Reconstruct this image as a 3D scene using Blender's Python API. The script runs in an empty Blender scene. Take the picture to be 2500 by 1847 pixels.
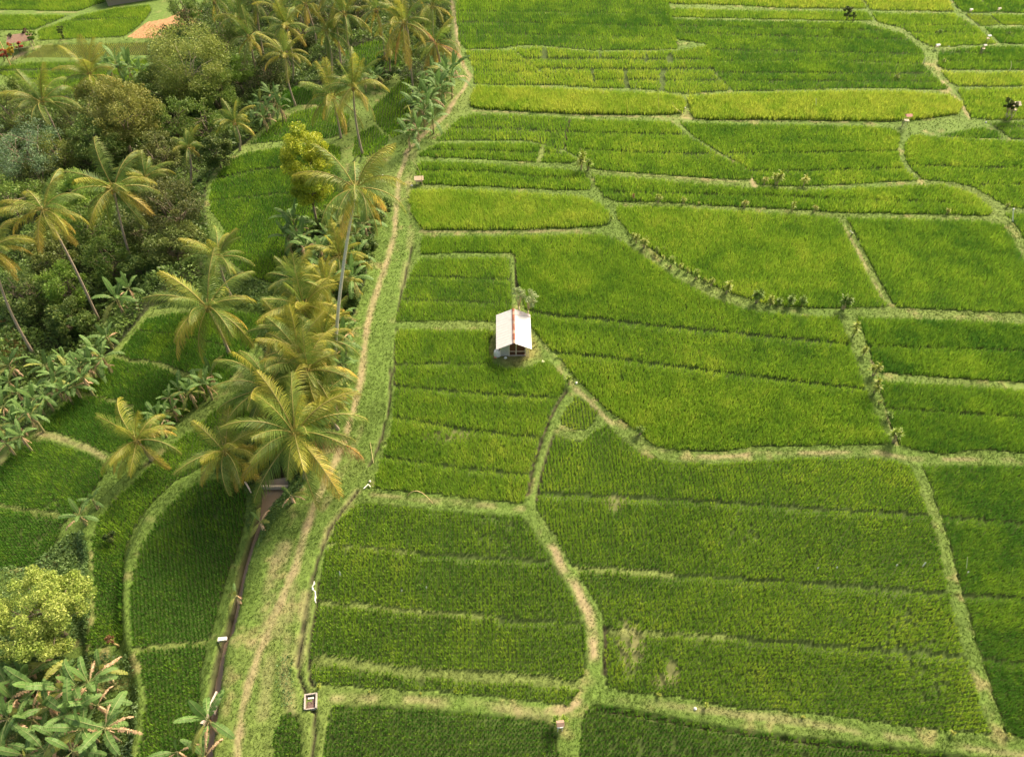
import bpy, math, random
import numpy as np
from mathutils import Vector, Matrix

random.seed(7)
RNG = np.random.default_rng(11)
SC = bpy.context.scene
COL = SC.collection
PI = math.pi

# ---------------------------------------------------------------- camera
CAM_H = 53.0
PITCH = math.radians(47.4)
TH = PI / 2 - PITCH
FPX = 1903.0
K = 2500.0 / 2236.0
cd = bpy.data.cameras.new("camera"); cam = bpy.data.objects.new("camera", cd); COL.objects.link(cam)
cam.location = (0, 0, CAM_H); cam.rotation_euler = (TH, 0, 0)
cd.sensor_width = 36; cd.lens = FPX / 2500 * 36; cd.clip_start = 0.5; cd.clip_end = 4000
SC.camera = cam

def ray(fx, fy):
    u = np.asarray(fx, float) * K; v = np.asarray(fy, float) * K
    xc = (u - 1250) / FPX; yc = -(v - 923.5) / FPX
    return xc, yc * math.cos(TH) + math.sin(TH), yc * math.sin(TH) - math.cos(TH)

def at_z(fx, fy, z):
    dx, dy, dz = ray(fx, fy); t = (z - CAM_H) / dz
    return dx * t, dy * t

def proj(x, y, z):
    z = np.asarray(z, float) - CAM_H
    c = np.asarray(y, float) * math.cos(TH) + z * math.sin(TH)
    d = np.asarray(y, float) * math.sin(TH) - z * math.cos(TH)
    return (1250 + FPX * np.asarray(x, float) / d) / K, (923.5 - FPX * c / d) / K

# ---------------------------------------------------------------- noise
_LAT = np.random.default_rng(5).random((256, 256))
def vn(x, y, s, seed=0):
    x = np.asarray(x, float) / s + 37.3 * seed; y = np.asarray(y, float) / s + 91.7 * seed
    xi = np.floor(x).astype(int); yi = np.floor(y).astype(int)
    fx = x - xi; fy = y - yi
    fx = fx * fx * (3 - 2 * fx); fy = fy * fy * (3 - 2 * fy)
    a = _LAT[xi & 255, yi & 255]; b = _LAT[(xi + 1) & 255, yi & 255]
    c = _LAT[xi & 255, (yi + 1) & 255]; d = _LAT[(xi + 1) & 255, (yi + 1) & 255]
    return (a * (1 - fx) + b * fx) * (1 - fy) + (c * (1 - fx) + d * fx) * fy
def fbm(x, y, s, seed=0):
    return (vn(x, y, s, seed) * .5 + vn(x, y, s * .47, seed + 1) * .3 + vn(x, y, s * .21, seed + 2) * .2)
def sstep(a, b, t):
    t = np.clip((t - a) / (b - a), 0, 1); return t * t * (3 - 2 * t)

# ---------------------------------------------------------------- terrain: terraces falling away to the left
E_L = [(1003,-60),(1003,60),(1003,110),(1000,150),(985,190),(950,240),(880,300),(850,340),(842,400),(835,470),(822,540),(795,640),(775,700),(765,780),(762,860),(742,930),(715,990),(672,1060),(625,1120),(596,1180),(568,1250),(545,1330),(523,1420),(508,1500),(492,1580),(478,1652),(460,1800)]
B_L = [(985,-60),(985,100),(960,175),(915,235),(850,295),(795,340),(775,400),(755,480),(725,550),(680,620),(640,700),(600,790),(560,880),(520,960),(440,1030),(390,1062),(330,1118),(292,1190),(276,1246),(272,1330),(280,1400),(299,1462),(307,1526),(303,1590),(288,1652),(260,1800)]
A_L = [(980,-60),(978,100),(950,175),(905,235),(840,295),(782,340),(760,400),(740,480),(700,550),(645,630),(600,700),(560,780),(515,835),(395,925),(330,985),(255,1060),(205,1110),(183,1160),(195,1210),(195,1300),(200,1400),(190,1500),(190,1652),(190,1800)]
C_L = [(820,-60),(765,60),(700,160),(640,225),(595,252),(540,318),(495,345),(465,385),(448,440),(450,500),(440,570),(330,660),(318,685),(252,772),(168,847),(95,917),(40,965),(-40,1030),(-160,1120),(-300,1300),(-500,1652)]
def _mk(pl, z):
    a = np.array(pl, float); x, y = at_z(a[:, 0], a[:, 1], z)
    o = np.argsort(y); return y[o], x[o]
TERR = [(_mk(E_L, 0), 1.0, 2.6), (_mk(B_L, -1.0), .9, .8), (_mk(A_L, -1.9), 1.0, .9), (_mk(C_L, -2.9), 3.5, 6.0)]
def base_h(x, y):
    h = np.zeros_like(np.asarray(x, float) + np.asarray(y, float))
    for (ys, xs), drop, w in TERR:
        d = (np.interp(y, ys, xs) - x) * .85
        h = h - drop * sstep(0, w, d)
    return h

def hit(fx, fy, zo=0.0):
    """point where the ray through a picture point meets the terrain lifted by zo"""
    fx = np.atleast_1d(np.asarray(fx, float)); fy = np.atleast_1d(np.asarray(fy, float))
    dx, dy, dz = ray(fx, fy)
    zs = np.linspace(1.5, -8, 191)
    best = np.full(fx.shape, -8.0); done = np.zeros(fx.shape, bool); prev = None
    for z in zs:
        t = (z - CAM_H) / dz; g = z - (base_h(dx * t, dy * t) + zo)
        if prev is not None:
            m = (~done) & (g <= 0)
            f = prev / np.maximum(prev - g, 1e-6)
            best = np.where(m, zp + (z - zp) * f, best); done |= m
        prev = g; zp = z
    t = (best - CAM_H) / dz
    return dx * t, dy * t, best
def hit1(p, zo=0.0):
    x, y, z = hit(p[0], p[1], zo); return float(x[0]), float(y[0]), float(z[0])
def hitpoly(pl, zo=0.0):
    a = np.array(pl, float); x, y, z = hit(a[:, 0], a[:, 1], zo); return np.stack([x, y], 1)

# ---------------------------------------------------------------- object helpers
def tag(o, label=None, cat=None, group=None, kind=None):
    if label: o['label'] = label
    if cat: o['category'] = cat
    if group: o['group'] = group
    if kind: o['kind'] = kind
    return o
def empty(name, loc, rz=0.0):
    o = bpy.data.objects.new(name, None); o.location = loc; o.rotation_euler = (0, 0, rz)
    o.empty_display_size = .3; COL.objects.link(o); return o
def link(name, me, parent=None, loc=(0, 0, 0), rot=(0, 0, 0), scale=None):
    o = bpy.data.objects.new(name, me); COL.objects.link(o)
    if parent is not None: o.parent = parent
    o.location = loc; o.rotation_euler = rot
    if scale is not None: o.scale = scale if hasattr(scale, '__len__') else (scale,) * 3
    return o
def np_mesh(name, V, F, mat, colr=None, smooth=False):
    V = np.asarray(V, np.float32); F = np.asarray(F, np.int32)
    me = bpy.data.meshes.new(name)
    me.vertices.add(len(V)); me.vertices.foreach_set("co", V.ravel())
    n, k = F.shape
    me.loops.add(n * k); me.loops.foreach_set("vertex_index", F.ravel())
    me.polygons.add(n); me.polygons.foreach_set("loop_start", np.arange(0, n * k, k, dtype=np.int32))
    if smooth: me.polygons.foreach_set("use_smooth", np.ones(n, bool))
    if colr is not None:
        c = np.ones((len(V), 4), np.float32); c[:, :3] = colr
        at = me.color_attributes.new("Col", 'FLOAT_COLOR', 'POINT'); at.data.foreach_set("color", c.ravel())
    me.update(calc_edges=True); me.validate()
    if mat: me.materials.append(mat)
    return me
class MB:
    """collects faces with a colour per vertex"""
    def __init__(s): s.v = []; s.f = []; s.c = []
    def add(s, vs, fs, c=(1, 1, 1)):
        b = len(s.v); s.v += [tuple(v) for v in vs]; s.f += [tuple(i + b for i in f) for f in fs]; s.c += [c] * len(vs)
    def box(s, x0, x1, y0, y1, z0, z1, c=(1, 1, 1), M=None):
        vs = [Vector(p) for p in ((x0,y0,z0),(x1,y0,z0),(x1,y1,z0),(x0,y1,z0),(x0,y0,z1),(x1,y0,z1),(x1,y1,z1),(x0,y1,z1))]
        if M is not None: vs = [M @ v for v in vs]
        s.add(vs, [(0,3,2,1),(4,5,6,7),(0,1,5,4),(1,2,6,5),(2,3,7,6),(3,0,4,7)], c)
    def tube(s, pts, rad, n=6, c=(1, 1, 1), cap=True):
        pts = [Vector(p) for p in pts]; b = len(s.v); m = len(pts)
        if not hasattr(rad, '__len__'): rad = [rad] * m
        ref = None
        for i, p in enumerate(pts):
            t = (pts[min(i + 1, m - 1)] - pts[max(i - 1, 0)]).normalized()
            if ref is None: ref = t.orthogonal().normalized()
            ref = (ref - t * ref.dot(t)).normalized(); q = t.cross(ref)
            for k in range(n):
                a = 2 * PI * k / n
                s.v.append(tuple(p + (ref * math.cos(a) + q * math.sin(a)) * rad[i])); s.c.append(c)
        for i in range(m - 1):
            for k in range(n):
                s.f.append((b + i*n + k, b + i*n + (k+1) % n, b + (i+1)*n + (k+1) % n, b + (i+1)*n + k))
        if cap:
            s.f.append(tuple(b + (m-1)*n + k for k in range(n))); s.f.append(tuple(b + k for k in reversed(range(n))))
    def mesh(s, name, mat, smooth=False):
        me = bpy.data.meshes.new(name); me.from_pydata(s.v, [], s.f)
        at = me.color_attributes.new("Col", 'FLOAT_COLOR', 'POINT')
        at.data.foreach_set("color", np.array([(c[0], c[1], c[2], 1) for c in s.c], np.float32).ravel())
        if smooth: me.polygons.foreach_set("use_smooth", np.ones(len(me.polygons), bool))
        if mat: me.materials.append(mat)
        me.update(); return me

# ---------------------------------------------------------------- materials
def mat_leaf(name, trans=.35, rough=.55, var=.25, tint=(1, 1, 1), spec=.3, nscale=0.0):
    m = bpy.data.materials.new(name); m.use_nodes = True; nt = m.node_tree; N = nt.nodes; L = nt.links
    p = N["Principled BSDF"]; out = N["Material Output"]
    a = N.new("ShaderNodeAttribute"); a.attribute_name = "Col"
    oi = N.new("ShaderNodeObjectInfo"); mr = N.new("ShaderNodeMapRange")
    mr.inputs["To Min"].default_value = 1 - var; mr.inputs["To Max"].default_value = 1 + var
    L.new(oi.outputs["Random"], mr.inputs["Value"])
    mu = N.new("ShaderNodeVectorMath"); mu.operation = 'SCALE'
    L.new(a.outputs["Color"], mu.inputs[0]); L.new(mr.outputs[0], mu.inputs["Scale"])
    t = N.new("ShaderNodeVectorMath"); t.operation = 'MULTIPLY'; t.inputs[1].default_value = tint
    L.new(mu.outputs[0], t.inputs[0]); cs = t.outputs[0]
    if nscale:
        tc = N.new("ShaderNodeNewGeometry"); nz = N.new("ShaderNodeTexNoise"); nz.inputs["Scale"].default_value = nscale
        nz.inputs["Detail"].default_value = 3
        L.new(tc.outputs["Position"], nz.inputs["Vector"])
        m2 = N.new("ShaderNodeMapRange"); m2.inputs["From Min"].default_value = .3; m2.inputs["From Max"].default_value = .7
        m2.inputs["To Min"].default_value = .72; m2.inputs["To Max"].default_value = 1.28
        L.new(nz.outputs["Fac"], m2.inputs["Value"])
        q = N.new("ShaderNodeVectorMath"); q.operation = 'SCALE'; L.new(cs, q.inputs[0]); L.new(m2.outputs[0], q.inputs["Scale"]); cs = q.outputs[0]
    L.new(cs, p.inputs["Base Color"]); p.inputs["Roughness"].default_value = rough
    p.inputs["Specular IOR Level"].default_value = spec
    if trans > 0:
        tr = N.new("ShaderNodeBsdfTranslucent"); L.new(cs, tr.inputs["Color"])
        mx = N.new("ShaderNodeMixShader"); mx.inputs[0].default_value = trans
        L.new(p.outputs[0], mx.inputs[1]); L.new(tr.outputs[0], mx.inputs[2]); L.new(mx.outputs[0], out.inputs[0])
    return m
def mat_solid(name, rough=.8, nscale=6.0, amt=.3, bump=0.0, spec=.3, stretch=(1, 1, 1)):
    m = bpy.data.materials.new(name); m.use_nodes = True; nt = m.node_tree; N = nt.nodes; L = nt.links
    p = N["Principled BSDF"]
    a = N.new("ShaderNodeAttribute"); a.attribute_name = "Col"
    tc = N.new("ShaderNodeTexCoord"); mp = N.new("ShaderNodeMapping"); mp.inputs["Scale"].default_value = stretch
    nz = N.new("ShaderNodeTexNoise"); nz.inputs["Scale"].default_value = nscale; nz.inputs["Detail"].default_value = 6
    nz.inputs["Roughness"].default_value = .65
    L.new(tc.outputs["Object"], mp.inputs[0]); L.new(mp.outputs[0], nz.inputs["Vector"])
    mr = N.new("ShaderNodeMapRange"); mr.inputs["From Min"].default_value = .25; mr.inputs["From Max"].default_value = .75
    mr.inputs["To Min"].default_value = 1 - amt; mr.inputs["To Max"].default_value = 1 + amt
    L.new(nz.outputs["Fac"], mr.inputs["Value"])
    s = N.new("ShaderNodeVectorMath"); s.operation = 'SCALE'; L.new(a.outputs["Color"], s.inputs[0]); L.new(mr.outputs[0], s.inputs["Scale"])
    L.new(s.outputs[0], p.inputs["Base Color"]); p.inputs["Roughness"].default_value = rough
    p.inputs["Specular IOR Level"].default_value = spec
    if bump:
        b = N.new("ShaderNodeBump"); b.inputs["Strength"].default_value = bump; b.inputs["Distance"].default_value = .05
        L.new(nz.outputs["Fac"], b.inputs["Height"]); L.new(b.outputs[0], p.inputs["Normal"])
    return m
M_RICE = mat_leaf("rice_blades", .32, .5, 0, spec=.25)
M_GRASS = mat_leaf("short_grass", .35, .6, 0, spec=.2)
M_LEAF = mat_leaf("tree_leaves", .35, .5, .12, spec=.35)
M_FROND = mat_leaf("palm_frond", .38, .5, .16, spec=.35)
M_BANANA = mat_leaf("banana_leaf", .35, .55, .14, spec=.25)
M_GROUND = mat_solid("ground_soil_and_turf", .95, 2.2, .38, .5)
M_BARK = mat_solid("bark", .9, 5, .35, .4, stretch=(1, 1, 3))
M_WOOD = mat_solid("weathered_wood", .85, 7, .3, .2, stretch=(3, 3, 1))
M_CONC = mat_solid("concrete", .85, 5, .25, .2)
M_ROOF = mat_solid("roof_sheet", .75, 3, .10, .1)
M_CLOTH = mat_solid("plastic_and_cloth", .5, 5, .1)
# ---------------------------------------------------------------- rice plots: (label, height, tint 0 dark .. 1 yellow, outline in picture points)
PLOTS = [
("wide dark green rice plot at the far end beside the lane",.5,.32,[(1003,-40),(1003,40),(1008,90),(1020,106),(1085,104),(1140,97),(1185,98),(1300,109),(1474,106),(1462,40),(1455,12),(1455,-40)]),
("bright yellow green rice strip along the top edge of the picture",.6,.75,[(1460,-40),(1460,7),(1600,10),(1700,16),(1888,18),(1873,-5),(1860,-40)]),
("thin green rice strip just below the far yellow strip",.5,.5,[(1463,18),(1700,24),(1888,24),(1902,44),(1870,44),(1700,41),(1466,36)]),
("large deep green far plot right of the short dyke",.5,.28,[(1467,41),(1700,46),(1880,49),(1925,60),(1965,72),(1988,92),(2014,116),(2006,137),(2030,160),(2050,182),(2066,194),(1900,190),(1800,192),(1700,195),(1605,197),(1585,178),(1566,160),(1558,130),(1545,95),(1476,84)]),
("far yellowish plot with short vertical channels through the crop",.55,.62,[(1128,106),(1185,102),(1300,113),(1474,110),(1545,99),(1551,130),(1556,163),(1590,196),(1498,203),(1400,192),(1300,190),(1218,184),(1190,158),(1150,128)]),
("yellow green wedge plot beside the bend of the lane",.55,.7,[(1022,110),(1117,109),(1178,158),(1208,184),(1150,184),(1040,182),(1042,160),(1036,140)]),
("tall bright strip of rice with a rounded right end",.85,.8,[(1047,186),(1150,188),(1213,192),(1330,198),(1465,204),(1487,214),(1490,233),(1484,247),(1437,250),(1269,248),(1163,243),(1060,237),(1033,233),(1037,205)]),
("tall pale yellow green strip ending at the far crossing",.85,.85,[(1508,210),(1540,205),(1680,201),(1806,198),(1900,198),(2000,200),(2073,207),(2095,232),(2085,248),(2002,260),(1946,264),(1850,263),(1750,261),(1600,260),(1523,259),(1511,244)]),
("yellow plot at the top edge right of the slanting dyke",.55,.78,[(1872,-40),(1888,0),(1905,21),(2080,24),(2068,8),(2053,-20),(2038,-40)]),
("mid green far plot with a white shrine at its corner",.5,.45,[(1908,29),(2083,30),(2134,62),(2168,95),(2150,95),(2080,99),(2035,101),(2007,86),(1977,62),(1920,48)]),
("green plot at the top edge left of the far corner",.5,.3,[(2062,-40),(2094,16),(2107,26),(2163,26),(2136,0),(2118,-40)]),
("small square yellow plot near the top right corner",.3,.8,[(2112,32),(2161,33),(2178,53),(2142,56)]),
("dark green plot in the top right corner",.5,.25,[(2132,-40),(2148,0),(2170,25),(2240,27),(2300,27),(2300,-40)]),
("thin yellow green plot at the right edge below the corner plot",.5,.6,[(2170,32),(2188,53),(2300,56),(2300,32)]),
("dark green far plot with a leaning pole at the right edge",.5,.28,[(2155,61),(2188,93),(2300,95),(2300,61)]),
("green plot under the two far shrines at the right edge",.55,.33,[(2058,110),(2150,101),(2300,101),(2300,151),(2062,150),(2054,145)]),
("bright yellow green plot on the right edge with a white stick",.6,.82,[(2060,158),(2300,158),(2300,185),(2092,187),(2072,176)]),
("bright plot behind the pair of dark topped trees",.65,.72,[(2097,193),(2300,190),(2300,258),(2160,260),(2124,257),(2111,232)]),
("narrow green plot below the pair of dark topped trees",.5,.32,[(2162,268),(2300,262),(2300,301),(2212,302),(2192,288)]),
("thin lens shaped plot beside the far triangle of rough grass",.5,.3,[(2052,293),(2150,278),(2170,285),(2186,301),(2110,300),(2054,295)]),
("broad yellow green plot at the right edge inside the curved dyke",.5,.52,[(1996,294),(2058,299),(2300,312),(2300,460),(2200,450),(2166,430),(2128,408),(2085,397),(2017,391),(1990,365),(1980,340),(1982,314)]),
("broad light green plot between two curved dykes",.5,.5,[(1489,268),(1600,270),(1750,272),(1900,276),(1943,279),(1962,293),(1953,325),(1957,345),(1972,368),(1999,393),(1930,396),(1862,400),(1750,405),(1656,402),(1646,385),(1630,362),(1592,342),(1522,300)]),
("green plot with three bands left of the slanting dyke",.5,.42,[(1253,260),(1400,263),(1462,265),(1500,297),(1573,340),(1618,361),(1636,379),(1634,391),(1560,388),(1450,380),(1340,372),(1290,366),(1277,350),(1264,340),(1240,330),(1246,290)]),
("green strip between the lane and the pale water channel",.5,.4,[(1038,248),(1163,252),(1232,257),(1236,261),(1234,290),(1228,325),(1220,325),(1185,313),(1160,306),(1100,304),(1000,305),(957,306),(987,277),(1006,258)]),
("small lens shaped plot with a pale rounded edge",.5,.42,[(918,340),(936,322),(958,313),(1100,311),(1155,312),(1200,320),(1238,336),(1257,351),(1243,355),(1165,352),(1073,347),(1000,343),(925,341)]),
("green plot of two bands beside the lane below the lens plot",.55,.45,[(920,352),(1000,353),(1073,358),(1165,364),(1240,370),(1271,376),(1284,395),(1288,413),(1215,413),(1073,406),(980,403),(918,400),(913,377)]),
("tall yellow tufted plot beside the lane",.75,.78,[(904,414),(980,411),(1073,414),(1180,421),(1241,425),(1290,433),(1316,451),(1327,475),(1320,491),(1240,497),(1100,501),(1000,501),(926,500),(906,470),(898,437)]),
("long dark edged strip with saplings along its lower side",.6,.42,[(1299,384),(1353,384),(1440,392),(1521,399),(1610,406),(1700,411),(1760,414),(1890,410),(2000,404),(2056,403),(2093,410),(2128,425),(2150,446),(2162,461),(2156,469),(2000,466),(1834,462),(1700,454),(1610,450),(1549,447),(1450,440),(1347,438),(1323,429),(1307,405)]),
("large mottled plot above the curved row of leafy shrubs",.6,.5,[(1350,450),(1450,449),(1549,456),(1700,465),(1800,471),(1826,475),(1842,507),(1862,547),(1901,618),(1934,669),(1850,671),(1780,671),(1722,670),(1663,660),(1593,638),(1523,605),(1445,558),(1387,518),(1352,478)]),
("large mottled plot at the right between two slanting dykes",.6,.42,[(1851,475),(2000,477),(2158,481),(2188,490),(2203,512),(2220,546),(2258,602),(2300,652),(2300,688),(2236,684),(2100,678),(1957,671),(1927,620),(1896,560),(1871,512)]),
("small corner of rice at the right edge past the white posts",.5,.4,[(2198,468),(2240,465),(2300,472),(2300,615),(2264,573),(2237,519),(2215,482)]),
("big central plot running from the lane past the hut",.5,.47,[(928,515),(1073,515),(1297,510),(1340,516),(1393,552),(1463,600),(1547,644),(1631,674),(1720,686),(1829,690),(1849,739),(1877,823),(1890,855),(1943,965),(1930,969),(1778,972),(1650,973),(1577,985),(1465,982),(1426,970),(1397,944),(1327,894),(1271,838),(1237,799),(1210,768),(1177,734),(1163,715),(1152,680),(1139,640),(1133,600),(1130,560),(1120,551),(1000,550),(923,554),(922,540)]),
("three banded plot behind the hut beside the lane",.45,.4,[(920,564),(1000,562),(1095,561),(1108,564),(1111,600),(1114,690),(1085,702),(1000,700),(867,701),(870,690),(882,650),(897,600)]),
("banded plot curving round the front of the hut",.45,.5,[(869,718),(960,718),(1060,720),(1077,724),(1068,745),(1064,768),(1073,790),(1095,802),(1130,803),(1165,796),(1190,784),(1200,792),(1221,816),(1235,837),(1230,848),(1216,872),(1198,910),(1182,951),(1166,1000),(1156,1040),(1145,1096),(1135,1099),(1050,1089),(950,1078),(880,1072),(817,1066),(820,1045),(837,1000),(850,960),(861,900),(866,840),(865,780)]),
("plot with a pale bare furrow between the canal lane and the dyke",.4,.36,[(785,1095),(870,1104),(960,1113),(1060,1121),(1136,1126),(1163,1162),(1192,1208),(1239,1285),(1266,1338),(1278,1400),(1277,1456),(1263,1505),(1243,1540),(1163,1529),(1050,1517),(950,1509),(812,1501),(700,1492),(684,1480),(682,1440),(685,1386),(695,1315),(707,1218),(718,1191),(735,1143),(762,1112)]),
("dark young plot at the bottom edge right of the concrete box",.36,.15,[(729,1538),(800,1539),(901,1545),(1050,1557),(1163,1568),(1199,1575),(1211,1600),(1221,1660),(1224,1720),(697,1720),(705,1652),(716,1560)]),
("small dark tongue of rice at the bottom edge",.38,.05,[(612,1562),(630,1554),(647,1560),(656,1597),(659,1652),(661,1720),(591,1720),(597,1652),(603,1590)]),
("dark young plot along the bottom right edge",.36,.1,[(1297,1536),(1350,1543),(1409,1553),(1549,1582),(1610,1593),(1700,1603),(1834,1617),(2058,1644),(2236,1665),(2300,1675),(2300,1760),(1264,1760),(1268,1652),(1270,1580),(1280,1554)]),
("vast banded plot filling the lower right of the view",.42,.42,[(1216,949),(1247,960),(1272,962),(1300,941),(1322,924),(1370,971),(1409,993),(1465,1007),(1577,1011),(1650,1006),(1750,1000),(1890,998),(1957,1005),(1990,1017),(2006,1071),(2038,1155),(2055,1232),(2083,1358),(2125,1498),(2161,1602),(2080,1595),(1974,1583),(1806,1560),(1700,1551),(1610,1546),(1493,1522),(1400,1513),(1367,1510),(1324,1497),(1323,1442),(1321,1358),(1305,1318),(1262,1252),(1243,1225),(1215,1169),(1171,1110),(1174,1085),(1189,1029),(1205,972)]),
("tiny triangular plot at the fork of two dykes",.3,.5,[(1258,864),(1282,880),(1305,902),(1293,925),(1275,940),(1256,938),(1226,926),(1232,898)]),
("two banded plot at the right edge below the shrub lined dyke",.55,.35,[(1870,691),(2000,694),(2150,700),(2300,708),(2300,840),(2236,834),(2080,825),(1937,813),(1921,813),(1908,790),(1893,745)]),
("dark two banded plot at the right edge above the wavy dyke",.55,.35,[(1933,831),(2080,839),(2236,849),(2300,853),(2300,988),(2236,988),(2180,983),(2128,980),(2058,991),(2004,982),(1964,970),(1948,930),(1929,870),(1922,842)]),
("dark green plot filling the lower right edge",.45,.25,[(2017,1017),(2100,1015),(2236,1017),(2300,1017),(2300,1618),(2236,1610),(2197,1600),(2148,1450),(2117,1344),(2091,1255),(2073,1180),(2056,1130),(2034,1063),(2022,1037)]),
("dark curved plot left of the brown canal",.4,.13,[(440,1048),(480,1043),(520,1057),(536,1085),(531,1155),(513,1212),(490,1274),(471,1346),(450,1414),(438,1475),(433,1560),(428,1652),(428,1720),(292,1720),(299,1652),(314,1596),(319,1526),(311,1459),(292,1408),(283,1330),(292,1246),(302,1215),(318,1175),(347,1124),(400,1070)]),
("narrow dark terrace plot passing behind the yellow tree",.4,.12,[(522,852),(560,853),(543,920),(498,985),(438,1020),(376,1056),(326,1105),(289,1165),(272,1215),(268,1300),(269,1402),(240,1410),(198,1420),(192,1390),(209,1350),(208,1290),(205,1220),(203,1172),(213,1132),(253,1085),(303,1039),(378,967),(443,917)]),
("dark terrace plot under the lone leaning palm",.42,.15,[(321,692),(370,682),(480,674),(560,682),(580,696),(553,750),(508,820),(438,880),(358,940),(290,997),(217,983),(192,968),(132,946),(97,938),(91,931),(112,905),(170,850),(202,825),(257,773),(292,727)]),
("dark terrace plot at the left edge of the picture",.42,.13,[(65,958),(110,963),(188,988),(213,1002),(233,1031),(198,1080),(163,1120),(133,1150),(122,1195),(78,1235),(50,1240),(-60,1250),(-60,1040),(0,1012)]),
("bright curved plot behind the columnar yellow tree",.4,.3,[(500,347),(545,329),(620,319),(700,312),(738,322),(738,470),(680,500),(622,520),(622,560),(608,620),(540,600),(507,575),(492,530),(490,500),(460,460),(458,430),(464,400)]),
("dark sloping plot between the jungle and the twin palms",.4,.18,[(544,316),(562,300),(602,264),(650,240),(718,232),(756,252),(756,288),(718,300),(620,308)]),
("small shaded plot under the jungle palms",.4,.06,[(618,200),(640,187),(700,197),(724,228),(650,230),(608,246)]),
("wedge plot in front of the banana clump by the lane",.4,.28,[(893,167),(862,192),(817,237),(824,266),(860,301),(876,294),(888,250),(891,215)]),
("small triangular plot at the foot of the lane bank",.4,.3,[(784,291),(815,274),(846,308),(828,331),(803,342),(774,338)]),
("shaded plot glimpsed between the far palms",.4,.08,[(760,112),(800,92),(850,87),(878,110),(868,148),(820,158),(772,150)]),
("green strip in the top left corner",.4,.35,[(-60,-30),(226,-30),(230,5),(168,26),(0,22),(-60,22)]),
("green plot at the far left edge behind the flowering shrubs",.4,.35,[(-60,30),(160,31),(88,60),(76,66),(-60,66)]),
("bright green slope below the grey roof at the top left",.4,.5,[(172,32),(250,15),(326,9),(330,28),(306,56),(272,81),(86,89),(83,68),(97,59)]),
("striped green plot behind the leftmost palms",.35,.4,[(12,142),(60,135),(200,132),(318,128),(330,160),(250,200),(100,212),(0,162),(-60,152)]),
("dry yellowish fallow plot at the upper left",.16,1.5,[(94,97),(328,92),(328,120),(200,126),(62,126),(42,131)]),
]
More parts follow.
